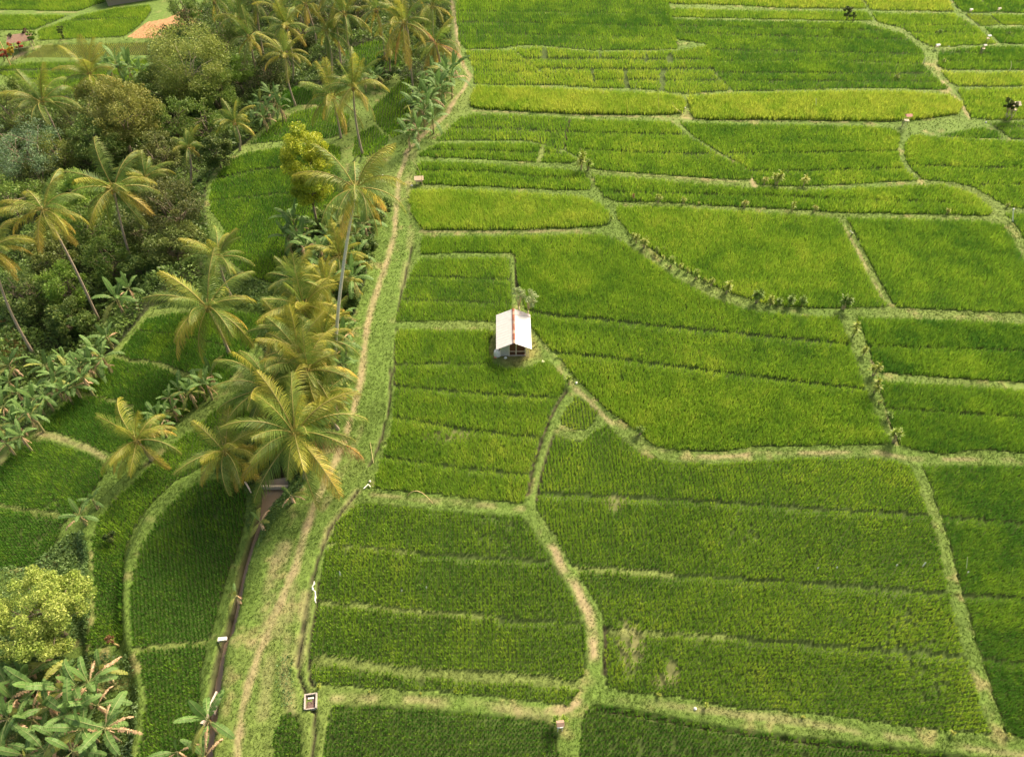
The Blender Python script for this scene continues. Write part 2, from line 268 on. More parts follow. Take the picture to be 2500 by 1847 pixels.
# ---------------------------------------------------------------- furrows: polyline, half width in metres, 'd' bare mud / 'p' low grassy ridge
CUTS = [
([(1005,27),(1200,28),(1458,33)],.16,'p'),([(1005,50),(1200,52),(1460,60)],.12,'d'),([(1005,74),(1460,84)],.1,'d'),
([(1466,58),(1925,68)],.12,'d'),([(1470,73),(1975,88)],.12,'d'),([(1550,110),(2014,120)],.12,'d'),([(1560,135),(1800,133),(2006,142)],.16,'p'),([(1562,160),(2030,163)],.15,'d'),([(1600,178),(2040,180)],.12,'d'),
([(1150,130),(1530,132)],.2,'d'),([(1185,152),(1450,154),(1556,152)],.2,'d'),([(1300,176),(1570,178)],.15,'d'),
([(1188,106),(1190,129)],.22,'d'),([(1310,109),(1311,129)],.3,'d'),([(1411,112),(1412,137)],.25,'d'),([(1293,154),(1298,184)],.32,'d'),([(1364,154),(1370,193)],.35,'d'),([(1447,151),(1446,196)],.38,'d'),([(1463,122),(1463,138)],.22,'d'),
([(1040,158),(1180,160)],.1,'d'),([(1030,135),(1150,137)],.1,'d'),
([(1910,57),(2130,57)],.1,'d'),([(1960,72),(2150,73)],.12,'d'),([(2190,75),(2300,76)],.1,'d'),([(2058,116),(2120,117),(2160,119)],.16,'d'),([(2056,135),(2300,137)],.1,'d'),
([(2175,280),(2300,279)],.14,'d'),([(2170,284),(2195,303)],.14,'d'),
([(1985,362),(2150,368),(2300,366)],.14,'d'),([(2140,406),(2300,404)],.12,'d'),
([(1588,337),(1700,336),(1960,331)],.16,'d'),([(1640,375),(1750,375),(1965,369)],.15,'d'),
([(1248,290),(1350,293),(1503,296)],.15,'d'),([(1268,328),(1400,335),(1580,340)],.15,'d'),
([(975,281),(1100,283),(1236,290)],.14,'d'),([(935,328),(1060,331),(1225,337)],.15,'d'),([(1186,318),(1176,353)],.3,'p'),
([(918,374),(1070,377),(1170,388),(1275,391)],.15,'d'),
([(1325,421),(1423,424),(1560,427),(1699,430),(1820,437),(1950,441),(2150,447)],.14,'d'),
([(1155,681),(1220,692),(1300,698),(1409,711),(1550,724),(1699,739),(1850,753)],.24,'d'),
([(1208,771),(1260,776),(1320,782),(1409,794),(1550,812),(1699,831),(1800,842),(1886,851)],.24,'d'),
([(900,605),(1000,607),(1113,613)],.15,'d'),([(874,656),(1000,659),(1114,664)],.15,'d'),
([(862,797),(980,795),(1070,796)],.17,'d'),([(864,844),(960,853),(1073,862),(1150,867),(1222,871)],.2,'d'),([(855,912),(900,918),(970,931),(1073,946),(1186,958)],.17,'d'),([(830,996),(900,1007),(1000,1022),(1100,1032),(1158,1037)],.17,'d'),
([(714,1189),(800,1198),(901,1208)],.2,'p'),([(901,1209),(1000,1216),(1100,1222),(1205,1227)],.2,'d'),
([(693,1316),(780,1323),(873,1333),(1000,1344),(1080,1349)],.2,'p'),([(1080,1352),(1163,1356),(1280,1361)],.17,'d'),
([(690,1443),(716,1441),(780,1449),(845,1461),(910,1468),(985,1473),(1070,1478),(1163,1483),(1220,1491),(1275,1496)],.4,'p'),
([(1172,1078),(1300,1084),(1500,1094),(1699,1107),(1850,1117),(2026,1125)],.2,'d'),
([(1260,1243),(1350,1247),(1465,1256)],.26,'p'),([(1465,1257),(1633,1266),(1834,1279),(2074,1297)],.18,'d'),
([(1320,1380),(1465,1386),(1600,1393)],.24,'p'),([(1600,1395),(1699,1402),(1862,1416),(2113,1436)],.18,'d'),
([(1885,757),(1950,759),(2100,763),(2300,771)],.16,'d'),([(1930,893),(1990,897),(2100,904),(2300,917)],.18,'d'),
([(2050,1129),(2120,1134),(2300,1149)],.18,'d'),([(2098,1301),(2160,1303),(2300,1310)],.18,'d'),([(2140,1436),(2180,1444),(2300,1455)],.18,'d'),
([(285,1424),(330,1415),(390,1409),(455,1403)],.2,'p'),
([(240,777),(290,787),(350,797),(400,818),(440,830)],.3,'p'),([(170,857),(230,872),(290,890)],.25,'p'),([(302,722),(390,733),(500,757)],.13,'d'),
([(-60,1098),(0,1105),(60,1114),(130,1127)],.25,'p'),
([(470,392),(560,372),(720,360)],.15,'d'),([(460,440),(600,425),(738,420)],.12,'d'),([(0,176),(150,172),(320,165)],.15,'d'),([(0,155),(150,152),(320,147)],.15,'d'),([(95,47),(300,40)],.12,'d'),
]
DIRT = [ # worn bare earth lines: polyline, half width, strength
([(985,-60),(986,0),(996,56),(1002,118),(1013,146),(1027,168),(1013,196),(990,224),(976,252),(929,291),(890,330),(881,364),(870,392),(868,430),(861,515),(839,593),(817,654),(803,710),(794,780),(786,850),(772,897),(752,967),(719,1037),(693,1091),(671,1152),(660,1190),(643,1246),(593,1363),(562,1442),(542,1506),(529,1554),(518,1652),(505,1760)],.24,.82),
([(905,330),(893,392),(900,470),(893,560),(880,620),(860,700)],.35,.22),
([(800,900),(775,970),(745,1035),(725,1080),(705,1110)],.25,.35),
([(1185,1163),(1213,1205),(1230,1246),(1252,1268),(1269,1307),(1286,1341),(1295,1386),(1297,1442),(1295,1470),(1280,1500),(1255,1537),(1199,1556)],.3,.75),
([(1258,850),(1275,864),(1317,909),(1342,931),(1367,959),(1409,979),(1516,998),(1577,998),(1699,990),(1862,989),(1918,989),(1988,1003),(2170,1004),(2260,1009)],.2,.5),
([(920,507),(1073,508),(1297,503)],.2,.5),([(1300,1520),(1500,1545),(1700,1570),(1900,1600),(2236,1650)],.2,.35),
([(815,1080),(900,1090),(1050,1103),(1140,1112)],.2,.35),([(730,1525),(900,1527),(1100,1545),(1190,1560)],.25,.4),
([(1032,243),(1163,248),(1269,253),(1437,257),(1600,264),(1850,268)],.15,.5),([(1300,372),(1450,386),(1640,400)],.12,.4),
([(2058,180),(2100,232),(2118,262)],.25,.6),([(1640,392),(1648,410)],.3,.7),([(1905,790),(1925,850),(1945,920),(1957,970)],.15,.5),
([(1830,478),(1870,545),(1930,660)],.15,.5),([(780,1074),(719,1155),(705,1194)],.25,.35),([(668,1300),(657,1402),(651,1447)],.4,.35),
([(1175,740),(1200,770),(1240,825),(1258,850)],.12,.3),([(76,932),(40,965),(0,1000),(-60,1050)],.3,.5),([(76,945),(126,955),(196,980),(230,1000)],.25,.45),
([(622,1195),(603,1262),(580,1330),(560,1400)],.5,.38),([(618,1330),(600,1400),(585,1480),(575,1560)],.4,.25),([(640,1270),(630,1380),(622,1470),(640,1560)],.3,.3),([(20,135),(60,112),(90,102)],.5,.7),([(0,27),(165,28)],.2,.5),
]
DITCH = [
([(853,805),(852,850),(850,890),(834,951),(820,990),(805,1018)],.1),([(780,1074),(750,1112),(719,1155),(705,1194),(690,1235),(682,1265),(671,1321),(662,1370),(657,1402),(652,1430),(651,1447),(653,1475),(660,1492),(671,1520)],.11),
([(684,1545),(689,1559),(686,1600),(682,1652),(678,1740)],.12),([(698,1270),(692,1320),(682,1386),(676,1440),(676,1480),(684,1496)],.09),
([(898,540),(890,580),(876,640),(866,700)],.09),([(866,718),(862,780),(862,840)],.08),([(1125,560),(1127,600),(1129,625)],.16),
([(1300,1546),(1409,1562),(1549,1588),(1700,1611),(1834,1625),(2058,1651),(2260,1676)],.1),
([(1238,852),(1219,878),(1200,915),(1184,957),(1166,1010),(1152,1080)],.13),([(1208,950),(1190,1010),(1178,1060),(1172,1090)],.1),
([(1243,262),(1238,290),(1230,325)],.22),([(1321,1370),(1324,1420),(1321,1470)],.2),
]
MOUND = [(1124,760,3.4)]

PATHGREEN = np.array((.105,.168,.030)); PALE = np.array((.155,.20,.05)); DIRTC = np.array((.31,.24,.14)); MUD = np.array((.055,.085,.018)); DITC = np.array((.05,.042,.025))
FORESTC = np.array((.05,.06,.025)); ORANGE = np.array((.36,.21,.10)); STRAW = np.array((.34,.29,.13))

def dens(pl, step):
    out = []
    n = len(pl)
    for i in range(n):
        a = np.array(pl[i], float); b = np.array(pl[(i + 1) % n], float); k = max(1, int(np.hypot(*(b - a)) / step))
        for j in range(k): out.append(a + (b - a) * j / k)
    return np.array(out)
def plot_world(pl, h):
    """outline at the foot of the crop on the near side, at its tips on the far side"""
    P = dens(pl, 12); n = len(P)
    A = 0.5 * np.sum(P[:, 0] * np.roll(P[:, 1], -1) - np.roll(P[:, 0], -1) * P[:, 1])
    T = np.roll(P, -2, 0) - np.roll(P, 2, 0); T /= np.maximum(np.hypot(T[:, 0], T[:, 1])[:, None], 1e-6)
    N = np.stack([-T[:, 1], T[:, 0]], 1) * (1 if A > 0 else -1)    # inward
    w = np.clip(N[:, 1], 0, 1)
    W0 = np.zeros((n, 2))
    for lv in (0, .25, .5, .75, 1.0):
        x, y, z = hit(P[:, 0], P[:, 1], h * lv * .85)
        m = np.abs(w - lv) <= .126
        W0[m, 0] = x[m]; W0[m, 1] = y[m]
    T = np.roll(W0, -1, 0) - np.roll(W0, 1, 0); T /= np.maximum(np.hypot(T[:, 0], T[:, 1])[:, None], 1e-6)
    A = 0.5 * np.sum(W0[:, 0] * np.roll(W0[:, 1], -1) - np.roll(W0[:, 0], -1) * W0[:, 1])
    N = np.stack([T[:, 1], -T[:, 0]], 1) * (1 if A > 0 else -1)
    return W0 + N * (np.interp(W0[:, 1], [20, 55, 75, 110], [.02, .08, .22, .4]) * (W0[:, 0] > -28))[:, None]
def inside(P, x, y):
    r = np.zeros(x.shape, bool); n = len(P); j = n - 1
    for i in range(n):
        xi, yi = P[i]; xj, yj = P[j]
        if yi != yj:
            c = ((yi > y) != (yj > y)) & (x < (xj - xi) * (y - yi) / (yj - yi) + xi); r ^= c
        j = i
    return r
PW = [plot_world(p[3], p[1]) for p in PLOTS]
CW = []
for c in CUTS:
    w_ = hitpoly(c[0]); CW.append((w_, c[1] * (float(np.interp(w_[:, 1].mean(), [30, 50, 70, 110], [.85, .95, 1.3, 2.0])) if c[2] == 'd' and c[1] < .25 else .9), c[2]))

def segdist(x, y, a, b):
    dx, dy = b[0] - a[0], b[1] - a[1]; L = dx * dx + dy * dy + 1e-12
    t = np.clip(((x - a[0]) * dx + (y - a[1]) * dy) / L, 0, 1)
    return np.hypot(x - a[0] - t * dx, y - a[1] - t * dy)

# ---------------------------------------------------------------- ground sheet
xs = np.concatenate([np.linspace(-125, -70, 90)[:-1], np.arange(-70, 62, .2), np.linspace(62, 125, 160)[1:]])
ys = np.concatenate([np.linspace(2, 13, 30)[:-1], np.arange(13, 60, .18), np.arange(60, 100, .27), np.arange(100, 165, .42)])
GX, GY = np.meshgrid(xs, ys); GZ = base_h(GX, GY)
NY, NX = GX.shape
def window(pts, pad):
    x0, y0 = pts.min(0) - pad; x1, y1 = pts.max(0) + pad
    return slice(np.searchsorted(ys, y0), np.searchsorted(ys, y1)), slice(np.searchsorted(xs, x0), np.searchsorted(xs, x1))
pad_m = np.zeros(GX.shape, bool); dist_m = {}
for P in PW:
    w = window(P, .5); pad_m[w] |= inside(P, GX[w], GY[w])
ridge = np.zeros(GX.shape)
def line_field(pl, R):
    D = np.full(GX.shape, 99.0, np.float32)
    for a, b in zip(pl[:-1], pl[1:]):
        w = window(np.array([a, b]), R)
        if GX[w].size: D[w] = np.minimum(D[w], segdist(GX[w], GY[w], a, b))
    return D
n1 = fbm(GX, GY, 3.2, 3); n2 = fbm(GX, GY, .8, 9); n3 = fbm(GX, GY, 11, 14)
for P, hw, kd in CW:
    if kd == 'p':
        D = line_field(P, 1.2); ridge = np.maximum(ridge, (1 - sstep(hw * .6, hw * 1.5 + .15, D)) * (.55 + .6 * n2))
C = PATHGREEN * (.85 + .3 * n1)[..., None]
k = sstep(.4, .8, n3)[..., None] * .6; C = C * (1 - k) + PALE * k
k = sstep(.62, .85, fbm(GX, GY, 1.7, 61))[..., None] * .7; C = C * (1 - k) + STRAW * .85 * k
# forest floor, bare orange earth
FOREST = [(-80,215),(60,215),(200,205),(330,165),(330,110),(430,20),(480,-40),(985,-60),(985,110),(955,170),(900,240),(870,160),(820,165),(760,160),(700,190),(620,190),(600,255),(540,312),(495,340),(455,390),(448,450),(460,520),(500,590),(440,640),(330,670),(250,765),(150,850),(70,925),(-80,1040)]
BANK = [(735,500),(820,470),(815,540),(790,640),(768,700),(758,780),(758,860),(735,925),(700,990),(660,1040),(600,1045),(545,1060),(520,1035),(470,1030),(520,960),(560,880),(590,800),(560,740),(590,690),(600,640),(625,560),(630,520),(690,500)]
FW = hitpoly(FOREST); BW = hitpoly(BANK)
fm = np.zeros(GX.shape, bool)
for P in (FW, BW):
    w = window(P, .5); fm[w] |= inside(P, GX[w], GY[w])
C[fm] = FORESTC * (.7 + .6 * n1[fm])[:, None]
OW = hitpoly([(277,83),(322,50),(364,42),(414,15),(445,20),(420,60),(370,88),(330,86)])
w = window(OW, .5); m = np.zeros(GX.shape, bool); m[w] = inside(OW, GX[w], GY[w]); C[m] = ORANGE * (.8 + .4 * n2[m])[:, None]
OW2 = hitpoly([(-40,690),(20,700),(60,760),(30,800),(-40,800)])
w = window(OW2, .5); m = np.zeros(GX.shape, bool); m[w] = inside(OW2, GX[w], GY[w]); C[m] = np.array((.26,.19,.055)) * (.8 + .4 * n2[m])[:, None]
DIRTW = np.zeros(GX.shape)
for pl, hw, st in DIRT:
    D = line_field(hitpoly(pl), hw * 2 + .8)
    hwv = hw * (.65 + .7 * n1)
    DIRTW = np.maximum(DIRTW, st * (1 - sstep(hwv * .55, hwv * 1.5 + .08, D + (n2 - .5) * .35)) * ((.6 + .5 * vn(GX, GY, 1.3, 31)) if st > .8 else sstep(.3, .62, vn(GX, GY, 1.5, 31) * .6 + n2 * .4) * 1.1))
DW = np.clip(DIRTW, 0, 1)[..., None]; C = C * (1 - DW) + DIRTC * (.85 + .35 * n2)[..., None] * DW
pz = pad_m & (ridge < .3)
GZ = GZ + np.where(pad_m, -.10, .10) + (n2 - .5) * .08 + ridge * .14 * pad_m
C[pad_m] = MUD * (.7 + .7 * n1[pad_m])[:, None]
rk = (np.clip(ridge, 0, 1) * pad_m)[..., None]; C = C * (1 - rk) + PALE * 1.05 * rk
DT = np.zeros(GX.shape)
for pl, hw in DITCH:
    D = line_field(hitpoly(pl), hw + 1.2)
    d = 1 - sstep(hw * .35, hw * .8 + .1, D + (n2 - .5) * .12); DT = np.maximum(DT, d)
GZ = GZ - DT * .3; dk = DT[..., None]; C = C * (1 - dk) + DITC * dk
BARE = []
for p_, ra, rb in (((1372,1412),.75,2.0),((1395,1400),.5,1.3),((1445,1485),.8,.5),((980,950),2.2,.7),((1345,1095),1.0,.8),((1470,1465),.5,.9)):
    qx, qy, _ = hit1(p_); BARE.append((qx, qy, ra, rb)); e = ((GX - qx) / ra) ** 2 + ((GY - qy) / rb) ** 2; k = ((1 - sstep(.5, 1.4, e + (n2 - .5))) * .4)[..., None]; C = C * (1 - k) + np.array((.24,.22,.10)) * k
# hut mound
hx, hy, _ = hit1((1124, 762)); D = np.hypot((GX - hx) / 1.0, (GY - hy) / 1.0)
k = ((1 - sstep(2.0, 3.4, D + n2)) * .45)[..., None]; C = C * (1 - k) + np.array((.33,.24,.10)) * k
# canal
CANAL0 = [(602,1040,1.2),(602,1062,1.15),(594,1080,.85),(580,1105,.62),(566,1140,.45),(550,1185,.42),(533,1235,.38),(522,1282,.42),(511,1335,.5),(500,1380,.5),(488,1398,.42),(481,1430,.45),(474,1470,.55),(466,1525,.62),(456,1590,.6),(449,1652,.62),(438,1760,.65)]
CANAL = [(a, b_, w_ * (.52 if b_ > 1085 else .9)) for a, b_, w_ in CANAL0]
CA = hitpoly([(c[0], c[1]) for c in CANAL])
CZ = base_h(CA[:, 0], CA[:, 1])
cz = float(np.min(CZ)) - .18
DC = np.full(GX.shape, 9.0); 
for i in range(len(CA) - 1):
    a, b = CA[i], CA[i + 1]; w = window(np.array([a, b]), 2.6)
    hw = (CANAL[i][2] + CANAL[i + 1][2]) / 2
    DC[w] = np.minimum(DC[w], segdist(GX[w], GY[w], a, b) - hw)
k = 1 - sstep(-.12, .22, DC); GZ = GZ * (1 - k) + (cz - .5) * k
kk = (1 - sstep(.0, .3, DC))[..., None]; C = C * (1 - kk) + DITC * 1.3 * kk
V = np.stack([GX, GY, GZ], -1).reshape(-1, 3)
idx = np.arange(NY * NX).reshape(NY, NX)
F = np.stack([idx[:-1, :-1], idx[:-1, 1:], idx[1:, 1:], idx[1:, :-1]], -1).reshape(-1, 4)
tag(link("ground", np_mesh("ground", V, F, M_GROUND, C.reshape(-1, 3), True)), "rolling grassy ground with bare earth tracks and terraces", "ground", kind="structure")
def ground_z(x, y):
    x = np.asarray(x, float); y = np.asarray(y, float)
    i = np.clip(np.searchsorted(ys, y) - 1, 0, NY - 2); j = np.clip(np.searchsorted(xs, x) - 1, 0, NX - 2)
    fx = np.clip((x - xs[j]) / (xs[j+1] - xs[j]), 0, 1); fy = np.clip((y - ys[i]) / (ys[i+1] - ys[i]), 0, 1)
    return (GZ[i, j]*(1-fx)*(1-fy) + GZ[i, j+1]*fx*(1-fy) + GZ[i+1, j]*(1-fx)*fy + GZ[i+1, j+1]*fx*fy)
# outlying land to the horizon
b = MB(); zz = -.35
for (x0, x1, y0, y1) in ((-1500, 1500, 164.5, 2500), (-1500, -124.6, -1500, 164.5), (124.6, 1500, -1500, 164.5), (-124.6, 124.6, -1500, 2.2)):
    z = -6.6 if x1 < -100 else zz
    if y0 > 160:
        b.add([(x0,y0,-6.8),(-40,y0,-6.8),(-40,y1,-6.8),(x0,y1,-6.8)], [(0,1,2,3)], (.08,.14,.025)); b.add([(-40,y0,-6.8),(-20,y0,zz),(-20,y1,zz),(-40,y1,-6.8)], [(0,1,2,3)], (.08,.14,.025)); b.add([(-20,y0,zz),(x1,y0,zz),(x1,y1,zz),(-20,y1,zz)], [(0,1,2,3)], (.1,.17,.02))
    else: b.add([(x0,y0,z),(x1,y0,z),(x1,y1,z),(x0,y1,z)], [(0,1,2,3)], (.1,.17,.02))
b.add([(-1500,-1500,-7.4),(1500,-1500,-7.4),(1500,2500,-7.4),(-1500,2500,-7.4)], [(0,1,2,3)], (.1,.17,.02))
tag(link("terrain", b.mesh("terrain", M_GROUND)), "distant green farmland beyond the plots", "terrain", kind="structure")

# ---------------------------------------------------------------- canal water
def mat_water():
    m = bpy.data.materials.new("muddy_water"); m.use_nodes = True; N = m.node_tree.nodes; L = m.node_tree.links; p = N["Principled BSDF"]
    p.inputs["Base Color"].default_value = (.17, .125, .085, 1); p.inputs["Roughness"].default_value = .18
    nz = N.new("ShaderNodeTexNoise"); nz.inputs["Scale"].default_value = 4; g = N.new("ShaderNodeNewGeometry"); L.new(g.outputs["Position"], nz.inputs["Vector"])
    bp = N.new("ShaderNodeBump"); bp.inputs["Strength"].default_value = .15; bp.inputs["Distance"].default_value = .03
    L.new(nz.outputs["Fac"], bp.inputs["Height"]); L.new(bp.outputs[0], p.inputs["Normal"]); return m
M_WATER = mat_water()
b = MB(); vs = []
for i in range(len(CA)):
    t = CA[min(i + 1, len(CA) - 1)] - CA[max(i - 1, 0)]; t = t / np.hypot(*t); n = np.array((-t[1], t[0])); w_ = CANAL[i][2] + .15
    vs += [(CA[i][0] + n[0]*w_, CA[i][1] + n[1]*w_, cz - .16), (CA[i][0] - n[0]*w_, CA[i][1] - n[1]*w_, cz - .16)]
b.add(vs, [(2*i, 2*i+1, 2*i+3, 2*i+2) for i in range(len(CA) - 1)])
tag(link("water", b.mesh("water", M_WATER)), "brown muddy water of the narrow irrigation canal", "water", kind="structure")

# ---------------------------------------------------------------- crop
G0 = np.array((.105,.250,.030)); G1 = np.array((.295,.455,.042)); G2 = np.array((.52,.59,.085)); STR = np.array((.34,.30,.12))
def ramp(t):
    t = np.clip(t, 0, 2)[:, None]
    a = G0 + (G1 - G0) * np.clip(t * 2, 0, 1); a = a + (G2 - G1) * np.clip(t * 2 - 1, 0, 1); a = a + (STR - G2) * np.clip(t - 1, 0, 1)
    return a
def blades(px, py, pz, h, col, nb, wid, lean, rbase, rng):
    n = len(px); N = n * nb
    X = np.repeat(px, nb); Y = np.repeat(py, nb); Z = np.repeat(pz, nb); H = np.repeat(h, nb) * rng.uniform(.65, 1.12, N)
    az = rng.uniform(0, 2 * PI, N); ln = rng.uniform(.08, 1, N) * lean
    ca, sa = np.cos(az), np.sin(az); r = rbase * rng.uniform(.2, 1, N)
    bx = X + ca * r; by = Y + sa * r
    tx = bx + ca * ln * H; ty = by + sa * ln * H; tz = Z + H * np.sqrt(np.maximum(1 - (ln * .8) ** 2, .1))
    w = wid * rng.uniform(.6, 1.2, N)
    V = np.empty((N, 4, 3), np.float32); q = rng.uniform(.4, .62, N)
    mx = bx + (tx - bx) * q * .8; my = by + (ty - by) * q * .8; mz = Z + (tz - Z) * (q * 1.12)
    V[:, 0] = np.stack([bx, by, Z], 1); V[:, 1] = np.stack([mx - sa * w, my + ca * w, mz], 1); V[:, 2] = np.stack([tx, ty, tz], 1); V[:, 3] = np.stack([mx + sa * w, my - ca * w, mz], 1)
    c = np.repeat(col, nb, 0) * rng.uniform(.8, 1.22, (N, 1)); c = np.repeat(c[:, None], 4, 1)
    return V.reshape(-1, 3), np.arange(N * 4).reshape(N, 4), c.reshape(-1, 3)
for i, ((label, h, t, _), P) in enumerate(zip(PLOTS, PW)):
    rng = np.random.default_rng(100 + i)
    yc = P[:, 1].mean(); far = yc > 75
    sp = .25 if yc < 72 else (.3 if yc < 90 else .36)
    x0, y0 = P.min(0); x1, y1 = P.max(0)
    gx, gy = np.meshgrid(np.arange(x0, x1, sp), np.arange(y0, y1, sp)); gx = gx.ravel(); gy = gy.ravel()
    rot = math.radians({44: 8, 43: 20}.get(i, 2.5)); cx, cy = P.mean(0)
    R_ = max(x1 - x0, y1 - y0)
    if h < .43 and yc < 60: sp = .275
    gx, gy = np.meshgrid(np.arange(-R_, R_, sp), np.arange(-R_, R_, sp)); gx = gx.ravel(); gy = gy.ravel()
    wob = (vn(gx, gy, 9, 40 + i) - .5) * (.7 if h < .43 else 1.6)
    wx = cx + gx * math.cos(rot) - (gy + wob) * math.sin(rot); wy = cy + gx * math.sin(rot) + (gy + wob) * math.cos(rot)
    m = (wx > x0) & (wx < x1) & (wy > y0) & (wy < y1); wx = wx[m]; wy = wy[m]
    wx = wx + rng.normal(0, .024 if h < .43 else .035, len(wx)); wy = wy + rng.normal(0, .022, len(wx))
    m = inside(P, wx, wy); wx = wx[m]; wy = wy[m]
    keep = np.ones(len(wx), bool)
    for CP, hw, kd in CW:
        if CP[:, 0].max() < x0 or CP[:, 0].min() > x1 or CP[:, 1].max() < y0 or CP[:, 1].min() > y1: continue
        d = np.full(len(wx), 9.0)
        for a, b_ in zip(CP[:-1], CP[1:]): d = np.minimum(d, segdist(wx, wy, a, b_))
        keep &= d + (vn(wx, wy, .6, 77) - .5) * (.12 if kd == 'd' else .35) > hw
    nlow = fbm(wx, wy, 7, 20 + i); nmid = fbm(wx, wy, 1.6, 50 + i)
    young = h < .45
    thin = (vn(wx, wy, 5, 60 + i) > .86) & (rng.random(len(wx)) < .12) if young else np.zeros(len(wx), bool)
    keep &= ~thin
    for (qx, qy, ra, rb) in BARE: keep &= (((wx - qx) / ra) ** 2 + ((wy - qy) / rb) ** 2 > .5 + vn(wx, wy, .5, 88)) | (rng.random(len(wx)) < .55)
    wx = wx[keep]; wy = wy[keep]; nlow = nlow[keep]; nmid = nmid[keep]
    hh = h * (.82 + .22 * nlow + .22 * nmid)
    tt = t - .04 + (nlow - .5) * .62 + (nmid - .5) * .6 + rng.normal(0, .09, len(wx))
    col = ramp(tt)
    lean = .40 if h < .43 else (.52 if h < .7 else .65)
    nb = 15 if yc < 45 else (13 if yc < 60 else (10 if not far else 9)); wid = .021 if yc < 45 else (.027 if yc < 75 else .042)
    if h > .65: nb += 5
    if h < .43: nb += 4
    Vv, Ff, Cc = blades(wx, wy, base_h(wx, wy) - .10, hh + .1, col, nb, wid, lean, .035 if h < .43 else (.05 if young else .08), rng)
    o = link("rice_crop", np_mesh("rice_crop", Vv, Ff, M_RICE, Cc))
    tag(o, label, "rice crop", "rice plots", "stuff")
# ---------------------------------------------------------------- short grass on dykes and lane
rng = np.random.default_rng(4)
def scatter_grass(n, x0, x1, y0, y1, hmin, hmax, nb, wid):
    x = rng.uniform(x0, x1, n); y = rng.uniform(y0, y1, n)
    fx, fy = proj(x, y, base_h(x, y)); m = (fx > -120) & (fx < 2360) & (fy > -80) & (fy < 1760); x = x[m]; y = y[m]
    i = np.clip(np.searchsorted(ys, y), 0, NY - 1); j = np.clip(np.searchsorted(xs, x), 0, NX - 1)
    bad = pad_m[i, j] & (ridge[i, j] < .35) | (DC[i, j] < .05) | (DT[i, j] > .4) | (rng.random(len(x)) < DIRTW[i, j] * .9)
    x = x[~bad]; y = y[~bad]; i = i[~bad]; j = j[~bad]
    c = C[i, j] * rng.uniform(.85, 1.3, (len(x), 1))
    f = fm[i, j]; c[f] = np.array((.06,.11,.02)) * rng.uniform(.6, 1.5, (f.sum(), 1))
    h = rng.uniform(hmin, hmax, len(x)) * (.75 + .5 * vn(x, y, 2.1, 71)); 
    return blades(x, y, ground_z(x, y) - .02, h, c, nb, wid, .9, .05, rng)
parts = [scatter_grass(330000, -45, 45, 13, 48, .05, .10, 5, .016), scatter_grass(190000, -60, 60, 48, 85, .06, .13, 4, .025), scatter_grass(70000, -90, 95, 85, 140, .08, .17, 4, .04)]
Vg = np.concatenate([p[0] for p in parts]); Cg = np.concatenate([p[2] for p in parts])
tag(link("grass", np_mesh("grass", Vg, np.arange(len(Vg)).reshape(-1, 4), M_GRASS, Cg)), "short grass covering the lane, dykes and banks", "grass", kind="stuff")
# ---------------------------------------------------------------- helpers for placing plants
def depth_of(x, y, z): return y * math.sin(TH) - (z - CAM_H) * math.cos(TH)
def above(p, H):
    """ground point and crown point when the crown is seen at p and stands H above the ground"""
    x, y, z = hit1(p, H); return Vector((x, y, float(ground_z(x, y)))), Vector((x, y, z))
def crown_from_base(bp, cp):
    bx, by, bz = hit1(bp); bz = float(ground_z(bx, by)); best = None
    for h in np.arange(2.5, 24, .25):
        x, y = at_z(cp[0], cp[1], bz + h); d = math.hypot(x - bx, y - by)
        if best is None or d < best[0]: best = (d, Vector((float(x), float(y), bz + h)))
    return Vector((bx, by, bz)), best[1]
def px2m(px, P): return px * K * depth_of(*P) / FPX
def jit(c, r, a=.15):
    k = 1 + r.uniform(-a, a); return (c[0] * k, c[1] * k, c[2] * k)
def mixc(a, b, t): return tuple(a[i] * (1 - t) + b[i] * t for i in range(3))

